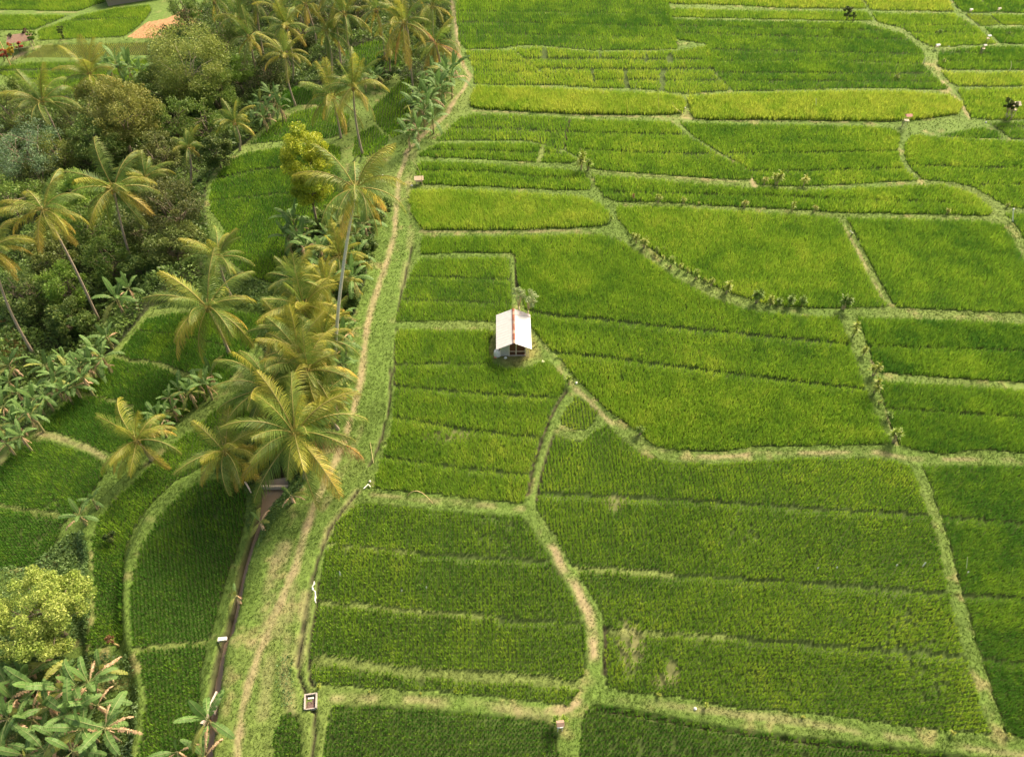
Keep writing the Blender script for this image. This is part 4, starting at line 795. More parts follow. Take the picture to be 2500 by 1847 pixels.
TREES = [
 dict(label="sparse olive tree with pale branches and a forked trunk at the upper left", crown=(410,135), H=7, R=88, colr=(.19,.255,.05), col2=(.33,.36,.08), base=(430,245), nclump=85, per=260, ls=.14, cr=.22, limbs=6, bark=(.34,.29,.20)),
 dict(label="bright green rounded tree crown behind the sparse olive tree", crown=(478,78), H=5, R=46, colr=LG, nclump=30, per=160),
 dict(label="small dark green tree right of the sparse olive tree", crown=(515,150), H=4, R=42, colr=MG, nclump=25, per=150),
 dict(label="brownish olive tree with several pale stems in the middle of the jungle", crown=(266,243), H=6, R=74, colr=(.21,.245,.05), col2=(.36,.35,.08), base=(288,352), nclump=80, per=240, ls=.14, cr=.22, limbs=6, bark=(.36,.28,.18)),
 dict(label="dark green tree left of the brownish olive tree", crown=(180,262), H=5, R=54, colr=(.11,.15,.04), nclump=36, per=150),
 dict(label="blue grey green feathery tree at the left edge", crown=(48,322), H=6, R=80, colr=BLG, col2=(.24,.33,.21), nclump=48, per=150, ls=.11, cr=.22, aspect=.6),
 dict(label="mid green tree at the left edge behind the blue grey tree", crown=(22,240), H=5, R=50, colr=(.12,.17,.04), nclump=30, per=150),
 dict(label="dark green tree under the brownish olive tree", crown=(378,262), H=4, R=46, colr=DG, nclump=30, per=150),
 dict(label="dark bushy tree beside the small feathery palm", crown=(442,262), H=4, R=52, colr=DG, nclump=32, per=150),
 dict(label="dusky olive tree at the jungle edge left of the bright curved plot", crown=(372,455), H=5, R=70, colr=(.10,.125,.04), nclump=46, per=150),
 dict(label="dark tree in the shade behind the drooping jungle palm", crown=(200,490), H=4, R=62, colr=DG, nclump=40, per=150),
 dict(label="dark green tree between the tall pale trunked palm and the left edge", crown=(25,430), H=4, R=58, colr=DG, nclump=36, per=150),
 dict(label="vivid yellow green columnar tree with billowing clumps beside the lane", crown=(672,362), H=7, R=60, colr=(.22,.30,.022), col2=(.50,.50,.035), base=(694,515), aspect=1.6, nclump=56, per=480, ls=.12, cr=.27, group="lone trees"),
 dict(label="rounded yellow tree in flower at the bottom left", crown=(90,1335), H=4, R=122, colr=(.24,.33,.055), col2=(.46,.50,.13), aspect=.6, nclump=80, per=380, ls=.09, cr=.155, group="lone trees"),
 dict(label="dark green shrub on the bank under the tall lane palm", crown=(845,150), H=1.8, R=30, colr=(.05,.12,.03), nclump=20, per=140, name="shrub", cat="shrub"),
 dict(label="lush green vine covered mound beside the leaning pale trunk", crown=(140,625), H=3, R=55, colr=MG, nclump=36, per=150),
 dict(label="green leafy tree under the palm cut off by the left edge", crown=(55,640), H=3, R=62, colr=(.10,.17,.04), nclump=40, per=150),
 dict(label="dark leafy tree above the clear standing banana plant", crown=(235,570), H=3, R=55, colr=DG, nclump=36, per=150),
 dict(label="shaded tree under the short hidden palm", crown=(300,500), H=4, R=48, colr=(.07,.12,.03), nclump=30, per=150),
 dict(label="green tree behind the tall pale trunked palm", crown=(80,380), H=3, R=50, colr=(.09,.13,.035), nclump=30, per=150),
 dict(label="olive tree above the blue grey tree", crown=(130,330), H=4, R=50, colr=OL, nclump=30, per=140),
 dict(label="olive green tree right of the brownish olive tree", crown=(345,330), H=4, R=48, colr=(.13,.16,.045), nclump=30, per=150),
 dict(label="leafy shrub at the foot of the yellow columnar tree", crown=(705,480), H=1.8, R=36, colr=(.10,.18,.035), nclump=24, per=160, name="shrub", cat="shrub", group="shrubs on the lane bank"),
 dict(label="dark leafy shrub on the lane bank below the yellow fronded palms", crown=(752,650), H=1.5, R=34, colr=(.07,.14,.03), nclump=22, per=160, name="shrub", cat="shrub", group="shrubs on the lane bank"),
 dict(label="green shrub beside the lane right of the white trunk's middle", crown=(800,540), H=1.4, R=30, colr=(.09,.17,.035), nclump=20, per=160, name="shrub", cat="shrub", group="shrubs on the lane bank"),
 dict(label="round shrub at the lane edge right of the tall white trunked palm's crown", crown=(835,455), H=1.2, R=26, colr=(.10,.17,.035), nclump=18, per=150, name="shrub", cat="shrub", group="shrubs on the lane bank"),
 dict(label="big deep green tree between the brownish olive tree and the blue grey one", crown=(215,305), H=5, R=56, colr=(.10,.17,.035), nclump=40),
 dict(label="round green tree at the jungle edge above the terrace bananas", crown=(310,600), H=2, R=46, colr=(.10,.18,.04), nclump=30),
 dict(label="green tree in front of the sparse olive tree's forked trunk", crown=(350,195), H=4, R=50, colr=(.13,.21,.04), nclump=34),
 dict(label="dark green tree at the edge of the bright curved plot's upper bend", crown=(470,330), H=2.5, R=38, colr=(.08,.14,.03), nclump=28),
 dict(label="deep green tree over the left end of the terrace bananas", crown=(150,700), H=2, R=48, colr=(.09,.16,.035), nclump=32),
 dict(label="leafy green tree filling the jungle between the two tall jungle palms", crown=(165,430), H=3, R=56, colr=MG, nclump=36),
 dict(label="olive tree behind the bananas at the left end of the jungle", crown=(110,560), H=3, R=56, colr=(.13,.18,.04), nclump=36),
 dict(label="rounded green tree below the dusky olive tree", crown=(385,540), H=2.5, R=58, colr=(.12,.17,.04), nclump=36),
 dict(label="green tree between the brownish olive tree and the small dark palm", crown=(330,420), H=3, R=46, colr=(.15,.19,.045), nclump=30),
 dict(label="yellowish green tree below the yellowish upper left palm", crown=(215,205), H=5, R=44, colr=(.19,.22,.045), nclump=30),
 dict(label="low green tree at the upper left edge beside the striped plot", crown=(60,205), H=3, R=44, colr=(.14,.22,.04), nclump=30),
 dict(label="dark green tree right of the sparse olive tree's trunk", crown=(470,200), H=4, R=52, colr=DG, nclump=34),
 dict(label="green tree under the leftmost jungle palms", crown=(130,500), H=2.5, R=46, colr=MG, nclump=30),
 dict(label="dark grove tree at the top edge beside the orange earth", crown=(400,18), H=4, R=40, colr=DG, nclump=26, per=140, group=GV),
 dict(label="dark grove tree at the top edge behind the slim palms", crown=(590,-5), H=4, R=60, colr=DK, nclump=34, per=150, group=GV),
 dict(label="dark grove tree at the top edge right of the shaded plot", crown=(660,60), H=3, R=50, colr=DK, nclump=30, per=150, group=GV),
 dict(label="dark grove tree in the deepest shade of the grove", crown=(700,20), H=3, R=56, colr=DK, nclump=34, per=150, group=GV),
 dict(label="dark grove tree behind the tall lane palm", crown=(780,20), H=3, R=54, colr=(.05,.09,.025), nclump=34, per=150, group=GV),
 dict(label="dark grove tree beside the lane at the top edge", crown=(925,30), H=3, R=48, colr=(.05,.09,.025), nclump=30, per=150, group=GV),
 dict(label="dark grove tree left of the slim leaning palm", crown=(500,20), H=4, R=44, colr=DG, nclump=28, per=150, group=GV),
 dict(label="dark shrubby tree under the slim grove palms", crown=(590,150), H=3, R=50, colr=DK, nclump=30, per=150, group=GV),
 dict(label="slender grey green tree behind the hut, left of the pair", crown=(1131,640), H=2, base=(1133,692), R=18, colr=(.30,.38,.16), col2=(.48,.54,.27), nclump=12, per=55, ls=.09, bark=(.72,.56,.38), cr=.32, limbs=6, group="trees behind the hut", seed=0),
 dict(label="fuller grey green tree behind the hut, right of the pair", crown=(1158,650), H=2, base=(1149,700), R=20, colr=(.30,.38,.16), col2=(.48,.54,.27), nclump=14, per=55, ls=.09, bark=(.72,.56,.38), cr=.32, limbs=6, group="trees behind the hut", seed=3),
 dict(label="dark rounded tree on a far dyke at the top", crown=(1851,26), base=(1848,42), R=13, H=2, colr=DK, nclump=14, per=60, ls=.14, group="small trees on the far dykes"),
 dict(label="tiny dark tree right of the dark rounded far tree", crown=(1864,33), base=(1863,44), R=7, H=2, colr=DK, nclump=8, per=40, ls=.12, group="small trees on the far dykes"),
 dict(label="taller tree with a dark crown on bare poles at the right edge", crown=(2204,225), base=(2196,261), R=14, H=3, colr=(.07,.11,.02), nclump=14, per=60, ls=.12, bark=(.5,.42,.3), group="small trees on the far dykes"),
 dict(label="second dark topped tree leaning right at the right edge", crown=(2215,232), base=(2206,261), R=12, H=3, colr=(.06,.08,.02), nclump=12, per=60, ls=.12, bark=(.5,.42,.3), group="small trees on the far dykes"),
 dict(label="dark slim shrub in the bright slope at the top left", crown=(134,68), base=(137,80), R=9, H=1.5, colr=DK, nclump=9, per=60, ls=.14, aspect=1.6, group="small trees on the far dykes"),
 dict(label="brown leaved shrub behind the shed at the left edge", crown=(52,70), base=(56,86), R=11, H=1.5, colr=(.09,.05,.03), nclump=12, per=60, ls=.14, group="shrubs by the shed"),
 dict(label="green shrub behind the shed at the left edge", crown=(68,76), base=(70,90), R=12, H=1.5, colr=MG, nclump=12, per=60, ls=.14, group="shrubs by the shed"),
 dict(label="small round dark shrub left of the brown leaved shrub", crown=(20,78), base=(22,86), R=6, H=1, colr=DK, nclump=8, per=40, ls=.12, group="shrubs by the shed"),
 dict(label="red leaved shrub in front of the shed", crown=(40,98), base=(42,112), R=9, H=1.2, colr=(.45,.06,.06), col2=(.5,.12,.1), nclump=10, per=60, ls=.13, name="flowering_shrub", cat="shrub", group="shrubs by the shed"),
 dict(label="yellow leaved shrub beside the red shrub", crown=(26,112), base=(28,124), R=11, H=1.2, colr=(.45,.36,.03), col2=(.6,.45,.04), nclump=12, per=60, ls=.13, name="flowering_shrub", cat="shrub", group="shrubs by the shed"),
 dict(label="orange red shrub at the left edge near the shed", crown=(8,116), base=(8,132), R=12, H=1.2, colr=(.40,.09,.05), col2=(.42,.14,.06), nclump=12, per=60, ls=.13, name="flowering_shrub", cat="shrub", group="shrubs by the shed"),
 dict(label="small orange flowered shrub above the yellow shrub", crown=(20,98), base=(21,106), R=6, H=1, colr=(.5,.14,.04), nclump=8, per=40, ls=.12, name="flowering_shrub", cat="shrub", group="shrubs by the shed"),
 dict(label="reddish brown shrub on the dyke right of the yellow tree", crown=(238,1396), base=(258,1412), R=12, H=1, colr=(.20,.085,.045), nclump=10, per=70, ls=.07, name="shrub", cat="shrub", group="lone shrubs", bark=(.4,.3,.12)),
 dict(label="dark spiky shrub on the terrace dyke right of the leftmost plots", crown=(240,1170), H=.8, R=16, colr=(.05,.10,.02), nclump=12, per=80, ls=.1, name="shrub", cat="shrub", group="lone shrubs"),
]
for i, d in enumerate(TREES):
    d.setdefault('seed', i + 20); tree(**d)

# ---------------------------------------------------------------- undergrowth
def under(poly, dens_, s, colr, col2, mound, seed, ms=4.0):
    rng = np.random.default_rng(seed); P = hitpoly(poly); x0, y0 = P.min(0); x1, y1 = P.max(0)
    n = int((x1 - x0) * (y1 - y0) * dens_); x = rng.uniform(x0, x1, n); y = rng.uniform(y0, y1, n)
    m = inside(P, x, y); x = x[m]; y = y[m]
    i = np.clip(np.searchsorted(ys, y), 0, NY - 1); j = np.clip(np.searchsorted(xs, x), 0, NX - 1); ok = ~pad_m[i, j] & (DC[i, j] > .1) & (DIRTW[i, j] < .4)
    fx, fy = proj(x, y, base_h(x, y)); ok &= (fx > -150) & (fx < 2380) & (fy > -150) & (fy < 1800)
    x = x[ok]; y = y[ok]
    mo = mound * sstep(.3, .8, fbm(x, y, ms, seed)); z = ground_z(x, y) + .08 + mo * rng.random(len(x)) ** .45
    t = np.clip(fbm(x, y, 2.2, seed + 5) * 1.6 - .4 + rng.normal(0, .2, len(x)), 0, 1)[:, None]
    c = (np.array(colr) * (1 - t) + np.array(col2) * t) * rng.uniform(.7, 1.3, (len(x), 1))
    return leaf_quads(x, y, z, np.full(len(x), s) * (.6 + .8 * vn(x, y, 3, seed + 9)), c, rng, .9)
THICK = [(-80,1235),(55,1238),(85,1225),(125,1190),(165,1160),(190,1172),(196,1230),(203,1330),(190,1400),(130,1425),(-80,1430)]
THICK2 = [(-80,1420),(190,1430),(280,1432),(300,1480),(308,1540),(296,1620),(280,1720),(-80,1720)]
THICK3 = [(445,605),(500,592),(545,612),(612,630),(640,590),(630,650),(600,690),(560,678),(480,668),(375,672),(330,680),(400,645)]
CANB = [(592,1075),(640,1040),(690,1010),(660,1075),(625,1115),(598,1150),(575,1180),(560,1210),(575,1150),(590,1110)]
CANL = [(520,1045),(575,1040),(590,1060),(575,1090),(560,1120),(545,1160),(538,1150),(540,1085)]
sets = [under(THICK3, 90, .12, (.06,.12,.028), (.14,.22,.05), .6, 9, 2),
        under(FOREST, 42, .21, (.09,.155,.032), (.18,.27,.055), 2.4, 1), under(BANK, 60, .17, (.06,.12,.025), (.14,.22,.05), 1.0, 2, 2.5),
        under(THICK, 120, .11, (.09,.17,.045), (.20,.30,.09), .8, 3, 2), under(THICK2, 90, .13, (.045,.085,.025), (.12,.20,.05), 1.0, 4, 2),
        under(CANB, 150, .08, (.06,.12,.03), (.12,.22,.06), .35, 5, 1.2), under(CANL, 150, .08, (.05,.11,.025), (.11,.2,.05), .3, 6, 1.2),
        under([(608,1440),(640,1430),(645,1480),(640,1540),(608,1545),(600,1490)], 60, .08, (.06,.13,.03), (.12,.22,.07), .25, 7, 1.0)]
off = 0; VV = []; FF = []; CC2 = []
for v, f, c in sets: VV.append(v); FF.append(f + off); CC2.append(c); off += len(v)
tag(link("undergrowth", np_mesh("undergrowth", np.concatenate(VV), np.concatenate(FF), M_LEAF, np.concatenate(CC2))), "dense leafy undergrowth on the jungle floor and banks", "undergrowth", kind="stuff")

# ---------------------------------------------------------------- strap leaved shrubs on the dykes
def strap_variant(seed, H, ns, colr):
    r = random.Random(seed); bs = MB(); bf = MB()
    for i in range(ns):
        a = r.uniform(0, 6.3); e = Vector((math.cos(a) * .22 * H * r.random(), math.sin(a) * .22 * H * r.random(), H * r.uniform(.55, .8)))
        bs.tube([Vector((math.cos(a) * .04, math.sin(a) * .04, -.15)), e * .5 + Vector((.02, 0, 0)), e], [.035, .028, .02], 5, (.42, .33, .20))
        for k in range(34):
            az = r.uniform(0, 6.3); el = math.radians(r.uniform(-30, 80)); L = H * r.uniform(.2, .34); q = e + Vector((0, 0, -r.random() * .25 * H))
            d = Vector((math.cos(az) * math.cos(el), math.sin(az) * math.cos(el), math.sin(el))); w = Vector((-math.sin(az), math.cos(az), 0)) * .030
            m = q + d * L * .55; t = m + (d + Vector((0, 0, -.5))).normalized() * L * .45
            bf.add([q - w * .5, q + w * .5, m + w, m - w, t], [(0, 1, 2, 3), (3, 2, 4)], jit(colr, r, .3))
    return bs.mesh("stem", M_BARK), bf.mesh("foliage", M_LEAF)
SV = [strap_variant(1, 1.0, 3, (.24, .34, .045)), strap_variant(2, 1.0, 3, (.30, .36, .05)), strap_variant(3, 1.0, 4, (.17, .27, .035)), strap_variant(4, 1.0, 2, (.34, .36, .06)), strap_variant(5, 1.0, 1, (.24, .07, .05))]
def strap(base, H, v, label, group):
    x, y, z = hit1(base); z = float(ground_z(x, y)); s = SV[v]; r = random.Random(int(base[0] * 7 + base[1]))
    root = empty("leafy_shrub", (x, y, z), r.uniform(0, 6)); H *= .86; root.scale = (H * r.uniform(.8, 1.0), H * r.uniform(.8, 1.0), H); tag(root, label, "shrub", group)
    link("stem", s[0], root); link("foliage", s[1], root)
def b3(x, y): return ((1200 + x / 3.194) / K, (450 + y / 3.194) / K)
def b4(x, y): return ((1800 + x / 3.194) / K, (450 + y / 3.194) / K)
def a3(x, y): return ((1200 + x / 3.194) / K, (0 + y / 3.194) / K)
def a4(x, y): return ((1800 + x / 3.194) / K, (0 + y / 3.194) / K)
def c3(x, y): return ((1200 + x / 3.194) / K, (900 + y / 3.194) / K)
def c4(x, y): return ((1800 + x / 3.194) / K, (900 + y / 3.194) / K)
def c2(x, y): return ((600 + x / 3.194) / K, (900 + y / 3.194) / K)
def d3(x, y): return ((1200 + x / 3.194) / K, (1330 + y / 3.194) / K)
def d2(x, y): return ((600 + x / 3.194) / K, (1330 + y / 3.194) / K)
def d4(x, y): return ((1800 + x / 3.194) / K, (1330 + y / 3.194) / K)
def a2(x, y): return ((600 + x / 3.194) / K, (0 + y / 3.194) / K)
GR = "shrubs along the curved dyke"; lab = "leafy shrub in the curved row along the dyke below the mottled plot"
for q, H, v in [(b3(1130,465),1.7,1),(b3(1185,505),2.0,1),(b3(1280,540),1.2,0),(b3(1275,575),.8,1),(b3(1330,600),1.1,1),(b3(1395,645),2.0,0),(b3(1465,675),1.4,1),(b3(1525,695),1.1,1),(b3(1590,745),1.9,0),(b3(1660,765),.9,1),(b3(1710,800),1.5,1),(b3(1345,520),.9,0),(b3(1100,430),1.2,1)]: strap(q, H, v, lab, GR)
for q, H, v, l in [
 (b3(1825,855),2.3,1,"tall double topped shrub midway along the curved dyke row"),(b3(2060,930),2.4,2,"dense dark green shrub with pale stems in the curved dyke row"),(b3(2170,945),1.7,1,"thin yellowish shrub right of the dense dark one in the curved row"),
 (b4(145,930),2.2,2,"round dark shrub starting the right hand group at the low point of the curved dyke"),(b4(255,945),1.4,1,"sparse low shrub between the round dark shrubs of the right hand group"),(b4(315,940),1.5,2,"small dark shrub left of the darkest one in the right hand group"),(b4(400,950),2.2,2,"darkest bushy shrub of the right hand group"),(b4(500,950),2.0,2,"right leaning shrub ending the right hand group"),(b4(820,980),2.7,2,"big shrub at the corner where the curved dyke meets the slanting one"),
 (b4(905,1185),2.4,1,"yellow shrub on the slanting dyke just below the corner shrub"),(b4(980,1340),1.6,1,"second yellow shrub down the slanting dyke"),(b4(1060,1500),2.2,1,"leafy yellow shrub at the pale dyke junction on the slanting dyke"),(b4(1070,1630),2.4,1,"largest yellow shrub low on the slanting dyke"),(c4(1100,285),.8,1,"tiny reddish shrub low on the slanting dyke"),(c4(1215,585),2.4,0,"tall open yellow shrub near the foot of the slanting dyke"),(c4(1165,400),1.4,2,"small green shrub left of the tall open one at the foot of the slanting dyke"),
 (b3(1112,130),1.3,4,"dark red tufted shrub at the left of the sapling row"),(b3(1293,150),1.8,1,"yellow sapling second from the left in the sapling row"),(b3(1488,160),1.5,1,"reddish yellow sapling third from the left in the sapling row"),(b3(1612,165),.8,3,"tiny sapling in the middle of the sapling row"),(b3(1968,190),1.8,3,"slim yellow sapling right of the middle of the sapling row"),
 (b4(45,190),1.7,3,"slim yellow sapling next right in the sapling row"),(b4(428,215),1.8,1,"leafy yellow sapling in the right half of the sapling row"),(b4(596,220),1.6,3,"thin sapling right of the leafy yellow one"),(b4(1630,240),1.5,3,"lone sapling near the right end of the strip"),(b4(2100,185),.9,1,"small shrub beside the white posts at the right edge"),
 (a4(205,1445),2.0,3,"left of three saplings above the sapling strip"),(a4(305,1450),2.8,1,"tallest of three saplings above the sapling strip"),(a4(515,1455),2.6,3,"dark topped sapling above the sapling strip"),
 (a3(705,1330),3.4,1,"tall upright shrub at the dyke crossing right of the lens plot"),(a3(750,1330),2.2,0,"low shrub right of the tall upright one at the crossing"),
 (a4(1285,990),1.6,0,"small tree on the little shrine at the far crossing"),(a4(1895,410),1.6,2,"dark shrub over the far right shrine"),(a4(1575,275),1.4,2,"lone dark shrub in the far plot at the top right"),(a4(2110,280),1.2,2,"small dark shrub near the top right corner"),(a4(1600,500),1.4,1,"yellowish shrub beside the far dyke junction"),(a4(1240,620),1.4,1,"yellow tuft in the far green plot"),
 (b3(928,290),1.1,0,"round green shrub on the dyke at the corner of the tall tufted plot"),(c3(605,130),1.6,0,"spiky shrub at the fork of the dykes below the hut"),(c3(1155,520),1.5,2,"spiky dark shrub on a whitewashed stem at the dyke bend"),
 (d2(575,1120),.8,1,"bright yellow green shrub beside the concrete box"),(d2(968,1150),.4,3,"tiny orange plant on the pale dyke, left one"),(d2(1365,1165),.4,3,"tiny orange plant on the pale dyke, right one"),(d3(500,1400),1.3,2,"left dark shrub at the crossing near the bottom edge"),(d3(555,1400),1.4,0,"right dark shrub at the crossing near the bottom edge"),
 (d3(1300,1185),.7,1,"small pale tufted plant on the lower dyke"),(d3(1670,1265),.8,1,"small yellow plant on the lower dyke"),(d4(505,1350),.6,3,"tiny yellow plant midway along the lower dyke"),(d4(1660,1480),.9,3,"small yellow plant near the right end of the lower dyke"),(d4(2095,1490),.6,1,"tiny plant at the lower right dyke corner"),
 (a2(1490,1230),1.0,1,"low plant beside the lane at the lens plot corner"),(a2(2025,1240),.8,1,"low plant on the dyke below the lens plot")]: strap(q, H, v, l, "shrubs and saplings on the dykes")
# ---------------------------------------------------------------- hut
hx, hy, hz = hit1((1122, 779)); hz = float(ground_z(hx, hy)) + .02
hut = empty("field_hut", (hx, hy, hz), math.radians(.8)); tag(hut, "small white roofed wooden hut with open brown front among the rice plots", "hut")
Wd, Ln, Ez, Rz = 1.25, 3.75, 1.55, 2.25      # half width of the body, length, eave and ridge heights
WHITE = (.54, .53, .53); WOODC = (.50, .38, .26); BROWN = (.25, .11, .05); GREY = (.42, .40, .36)
def roof_side(s):
    b = MB(); n = 26; ew = 1.66; ez = Ez - .12
    for k in range(n):
        y0 = -.55 + (Ln + .95) * k / n; y1 = -.55 + (Ln + .95) * (k + 1) / n
        z = .007 * (1 if k % 2 else -1)
        b.add([(0, y0, Rz + z), (0, y1, Rz - z), (s * ew, y1, ez - z), (s * ew, y0, ez + z)], [(0, 1, 2, 3) if s < 0 else (3, 2, 1, 0)], WHITE)
        b.add([(0, y0, Rz + z - .03), (0, y1, Rz - z - .03), (s * ew, y1, ez - z - .03), (s * ew, y0, ez + z - .03)], [(3, 2, 1, 0) if s < 0 else (0, 1, 2, 3)], WHITE)
    return b
for s in (-1, 1): link("roof_panel", roof_side(s).mesh("roof_panel", M_ROOF), hut)
b = MB(); sl = math.atan2(Rz - (Ez - .12), 1.66)
b.add([(.12, Ln - .42, Rz + .035 - .12 * math.tan(sl)), (.12, Ln + .40, Rz + .035 - .12 * math.tan(sl)), (1.64, Ln + .40, Ez - .12 + .045), (1.64, Ln + .05, Ez - .12 + .045)], [(0, 3, 2, 1)], (.40, .36, .36))
o = link("roof_sheet", b.mesh("roof_sheet", M_ROOF), hut); o['label'] = "greyer lapped sheet at the back right corner"
b = MB(); r = random.Random(5)
for k in range(11):
    y0 = -.58 + k * .43; c = jit((.22, .085, .055) if k % 3 else (.33, .22, .17), r, .25)
    b.add([(-.13, y0, Rz - .01), (0, y0, Rz + .06), (.13, y0, Rz - .01), (-.13, y0 + .42, Rz + .01), (0, y0 + .42, Rz + .085), (.13, y0 + .42, Rz + .01)], [(0, 1, 4, 3), (1, 2, 5, 4), (0, 2, 1), (3, 4, 5)], c)
link("ridge_cap", b.mesh("ridge_cap", M_BARK), hut)
for x, y in ((-Wd, 0), (-.45, 0), (.2, 0), (Wd - .15, 0), (-Wd, Ln - .2), (Wd - .15, Ln - .2)):
    b = MB(); top = Rz - abs(x) * math.tan(sl) - .08; b.tube([(x, y, -.1), (x + .02, y, top)], [.05, .045], 6, (.66, .57, .44)); link("post", b.mesh("post", M_WOOD), hut)
b = MB(); b.box(-.42, Wd - .2, -.06, 0, .62, .68, (.62, .46, .32)); link("rail", b.mesh("rail", M_WOOD), hut)
b = MB(); b.box(-.45, Wd - .15, -.05, .02, .02, .14, (.42, .34, .28)); b.box(-.45, Wd - .2, .02, Ln - .3, .05, .09, (.22, .11, .06)); link("floor_deck", b.mesh("floor_deck", M_WOOD), hut)
b = MB()
b.box(-.42, -.3 + Wd + .1, .55, .59, .1, 1.75, BROWN)
link("inner_wall", b.mesh("inner_wall", M_WOOD), hut)
b = MB(); b.box(-Wd + .03, -.48, -.04, .0, .05, 1.55, GREY); link("front_panel", b.mesh("front_panel", M_WOOD), hut)
for x in (-Wd + .03, Wd - .2):
    b = MB(); b.box(x - .03, x, .06, Ln - .25, .04, Ez - .02, (.27, .23, .18)); link("side_wall", b.mesh("side_wall", M_WOOD), hut)
b = MB(); b.box(-Wd, Wd - .2, Ln - .24, Ln - .2, .04, Ez, (.27, .22, .17)); link("back_wall", b.mesh("back_wall", M_WOOD), hut)
for k in range(3):
    b = MB(); x = Wd - .05 + k * .12; b.tube([(x, -.1 - k * .04, -.05), (x - .1, -.02, 1.35 - .1 * k)], .032, 5, (.66, .54, .40)); link("plank", b.mesh("plank", M_WOOD), hut)
# barrel, bucket debris
def lathe(b, prof, n, c, M=None):
    base = len(b.v); M = M or Matrix.Identity(4)
    vs = [M @ Vector((rr * math.cos(2 * PI * k / n), rr * math.sin(2 * PI * k / n), z)) for rr, z in prof for k in range(n)]
    fs = [(i * n + k, i * n + (k + 1) % n, (i + 1) * n + (k + 1) % n, (i + 1) * n + k) for i in range(len(prof) - 1) for k in range(n)]
    fs += [tuple(k for k in reversed(range(n))), tuple((len(prof) - 1) * n + k for k in range(n))]
    b.add(vs, fs, c)
def gpos(p):
    x, y, z = hit1(p); return Vector((x, y, float(ground_z(x, y))))
B = gpos((1086, 778)); t = empty("water_tank", B + Vector((0, 0, .02))); tag(t, "round whitish tank standing at the left front corner of the hut", "tank")
b = MB(); lathe(b, [(.30, 0), (.34, .1), (.33, .45), (.30, .62), (.2, .7)], 16, (.70, .68, .66)); link("tank_body", b.mesh("tank_body", M_CONC, True), t)
b = MB(); lathe(b, [(.15, .7), (.15, .78), (.05, .80)], 12, (.80, .78, .76)); link("lid", b.mesh("lid", M_CLOTH), t)
for i, (p, c, l) in enumerate([((1082, 782), (.55, .25, .12), "small orange brown crate beside the tank"), ((1104, 783), (.75, .75, .72), "white crumpled bag in front of the hut"), ((1186, 790), (.8, .75, .5), "pale scrap lying on the dyke right of the hut")]):
    g = gpos(p); b = MB(); r = random.Random(i); vs = []
    prof = [(.02, 0), (.16, .03), (.14, .1), (.05, .14)]; lathe(b, prof, 7, c); b.v = [(v[0] * r.uniform(.7, 1.3), v[1] * r.uniform(.7, 1.3), v[2]) for v in b.v]
    tag(link("rubbish_bag" if i else "small_crate", b.mesh("rubbish_bag", M_CLOTH), None, g), l, "litter" if i else "crate")

# ---------------------------------------------------------------- concrete works on the canal and ditches
g = gpos((680, 1533)); t = empty("concrete_basin", g + Vector((0, 0, .02)), math.radians(8)); tag(t, "square concrete basin with an open top in the ditch at the bottom", "basin")
for (x0, x1, y0, y1) in ((-.42, -.33, -.5, .5), (.33, .42, -.5, .5), (-.33, .33, .42, .5), (-.33, .33, -.5, -.44)):
    b = MB(); b.box(x0, x1, y0, y1, -.3, .22 if y1 > -.4 else .1, (.38, .335, .30)); link("wall", b.mesh("wall", M_CONC), t)
b = MB(); b.box(-.33, .33, -.44, .42, -.3, -.02, (.16, .10, .09)); link("floor", b.mesh("floor", M_CONC), t)
b = MB(); 
for k in range(3): b.box(-.2 + k * .14, -.1 + k * .14, .18, .3, -.02, .06, (.75, .72, .66))
link("stone", b.mesh("stone", M_CONC), t)
i0 = np.array([602, 1060]); g = gpos((602, 1062)); cx, cy, _ = hit1((602, 1061)); b = MB(); b.box(-1.25, 1.25, -.1, .1, -.45, .22, (.55, .46, .34))
t = link("canal_weir", b.mesh("canal_weir", M_CONC), None, (cx, cy, cz)); tag(t, "low concrete weir wall across the brown canal", "weir")
for nm, p, ln, rz, lbl in (("canal_slab", (487, 1396), .6, .12, "white concrete slab bridging the narrow canal"),):
    x, y, z = hit1(p); b = MB(); b.box(-ln / 2, ln / 2, -.12, .12, -.06, .07, (.78, .76, .70)); b.box(-ln / 2 - .03, -ln / 2 + .12, -.15, .15, -.2, .055, (.5, .47, .4)); tag(link(nm, b.mesh(nm, M_CONC), None, (x, y, float(base_h(x, y)) + .12), (0, 0, rz)), lbl, "slab")
for i, (p, rz, s) in enumerate([((458, 1545), math.radians(78), 1.2), ((480, 1530), math.radians(72), .9)]):
    x, y, z = hit1(p); b = MB(); b.box(-.9 * s, .9 * s, -.06, .06, -.4, .16, (.62, .50, .42)); b.box(-.9 * s, -.82 * s, -.09, .09, -.4, .18, (.5, .42, .36)); tag(link("canal_curb", b.mesh("canal_curb", M_CONC), None, (x, y, float(base_h(x, y))), (0, 0, rz)), ["left concrete curb of the canal at the bottom", "right concrete curb of the canal at the bottom"][i], "curb")
# white pipe elbow
A = gpos(c2(922, 945)); Bp = gpos(c2(958, 915)); Cp = gpos(c2(975, 930)); b = MB(); up = Vector((0, 0, .12))
b.tube([A + up, Bp + up * 1.6, Cp + up], .05, 7, (.82, .80, .74)); tag(link("drain_pipe", b.mesh("drain_pipe", M_CLOTH)), "white bent pipe lying at the corner of the lane ditch", "pipe")
g = gpos(c2(970, 885)); b = MB(); lathe(b, [(.06, 0), (.11, .03), (.09, .12), (.03, .16)], 7, (.72, .66, .56)); tag(link("field_stone", b.mesh("field_stone", M_CONC), None, g), "small pale stone beside the white bent pipe", "stone")

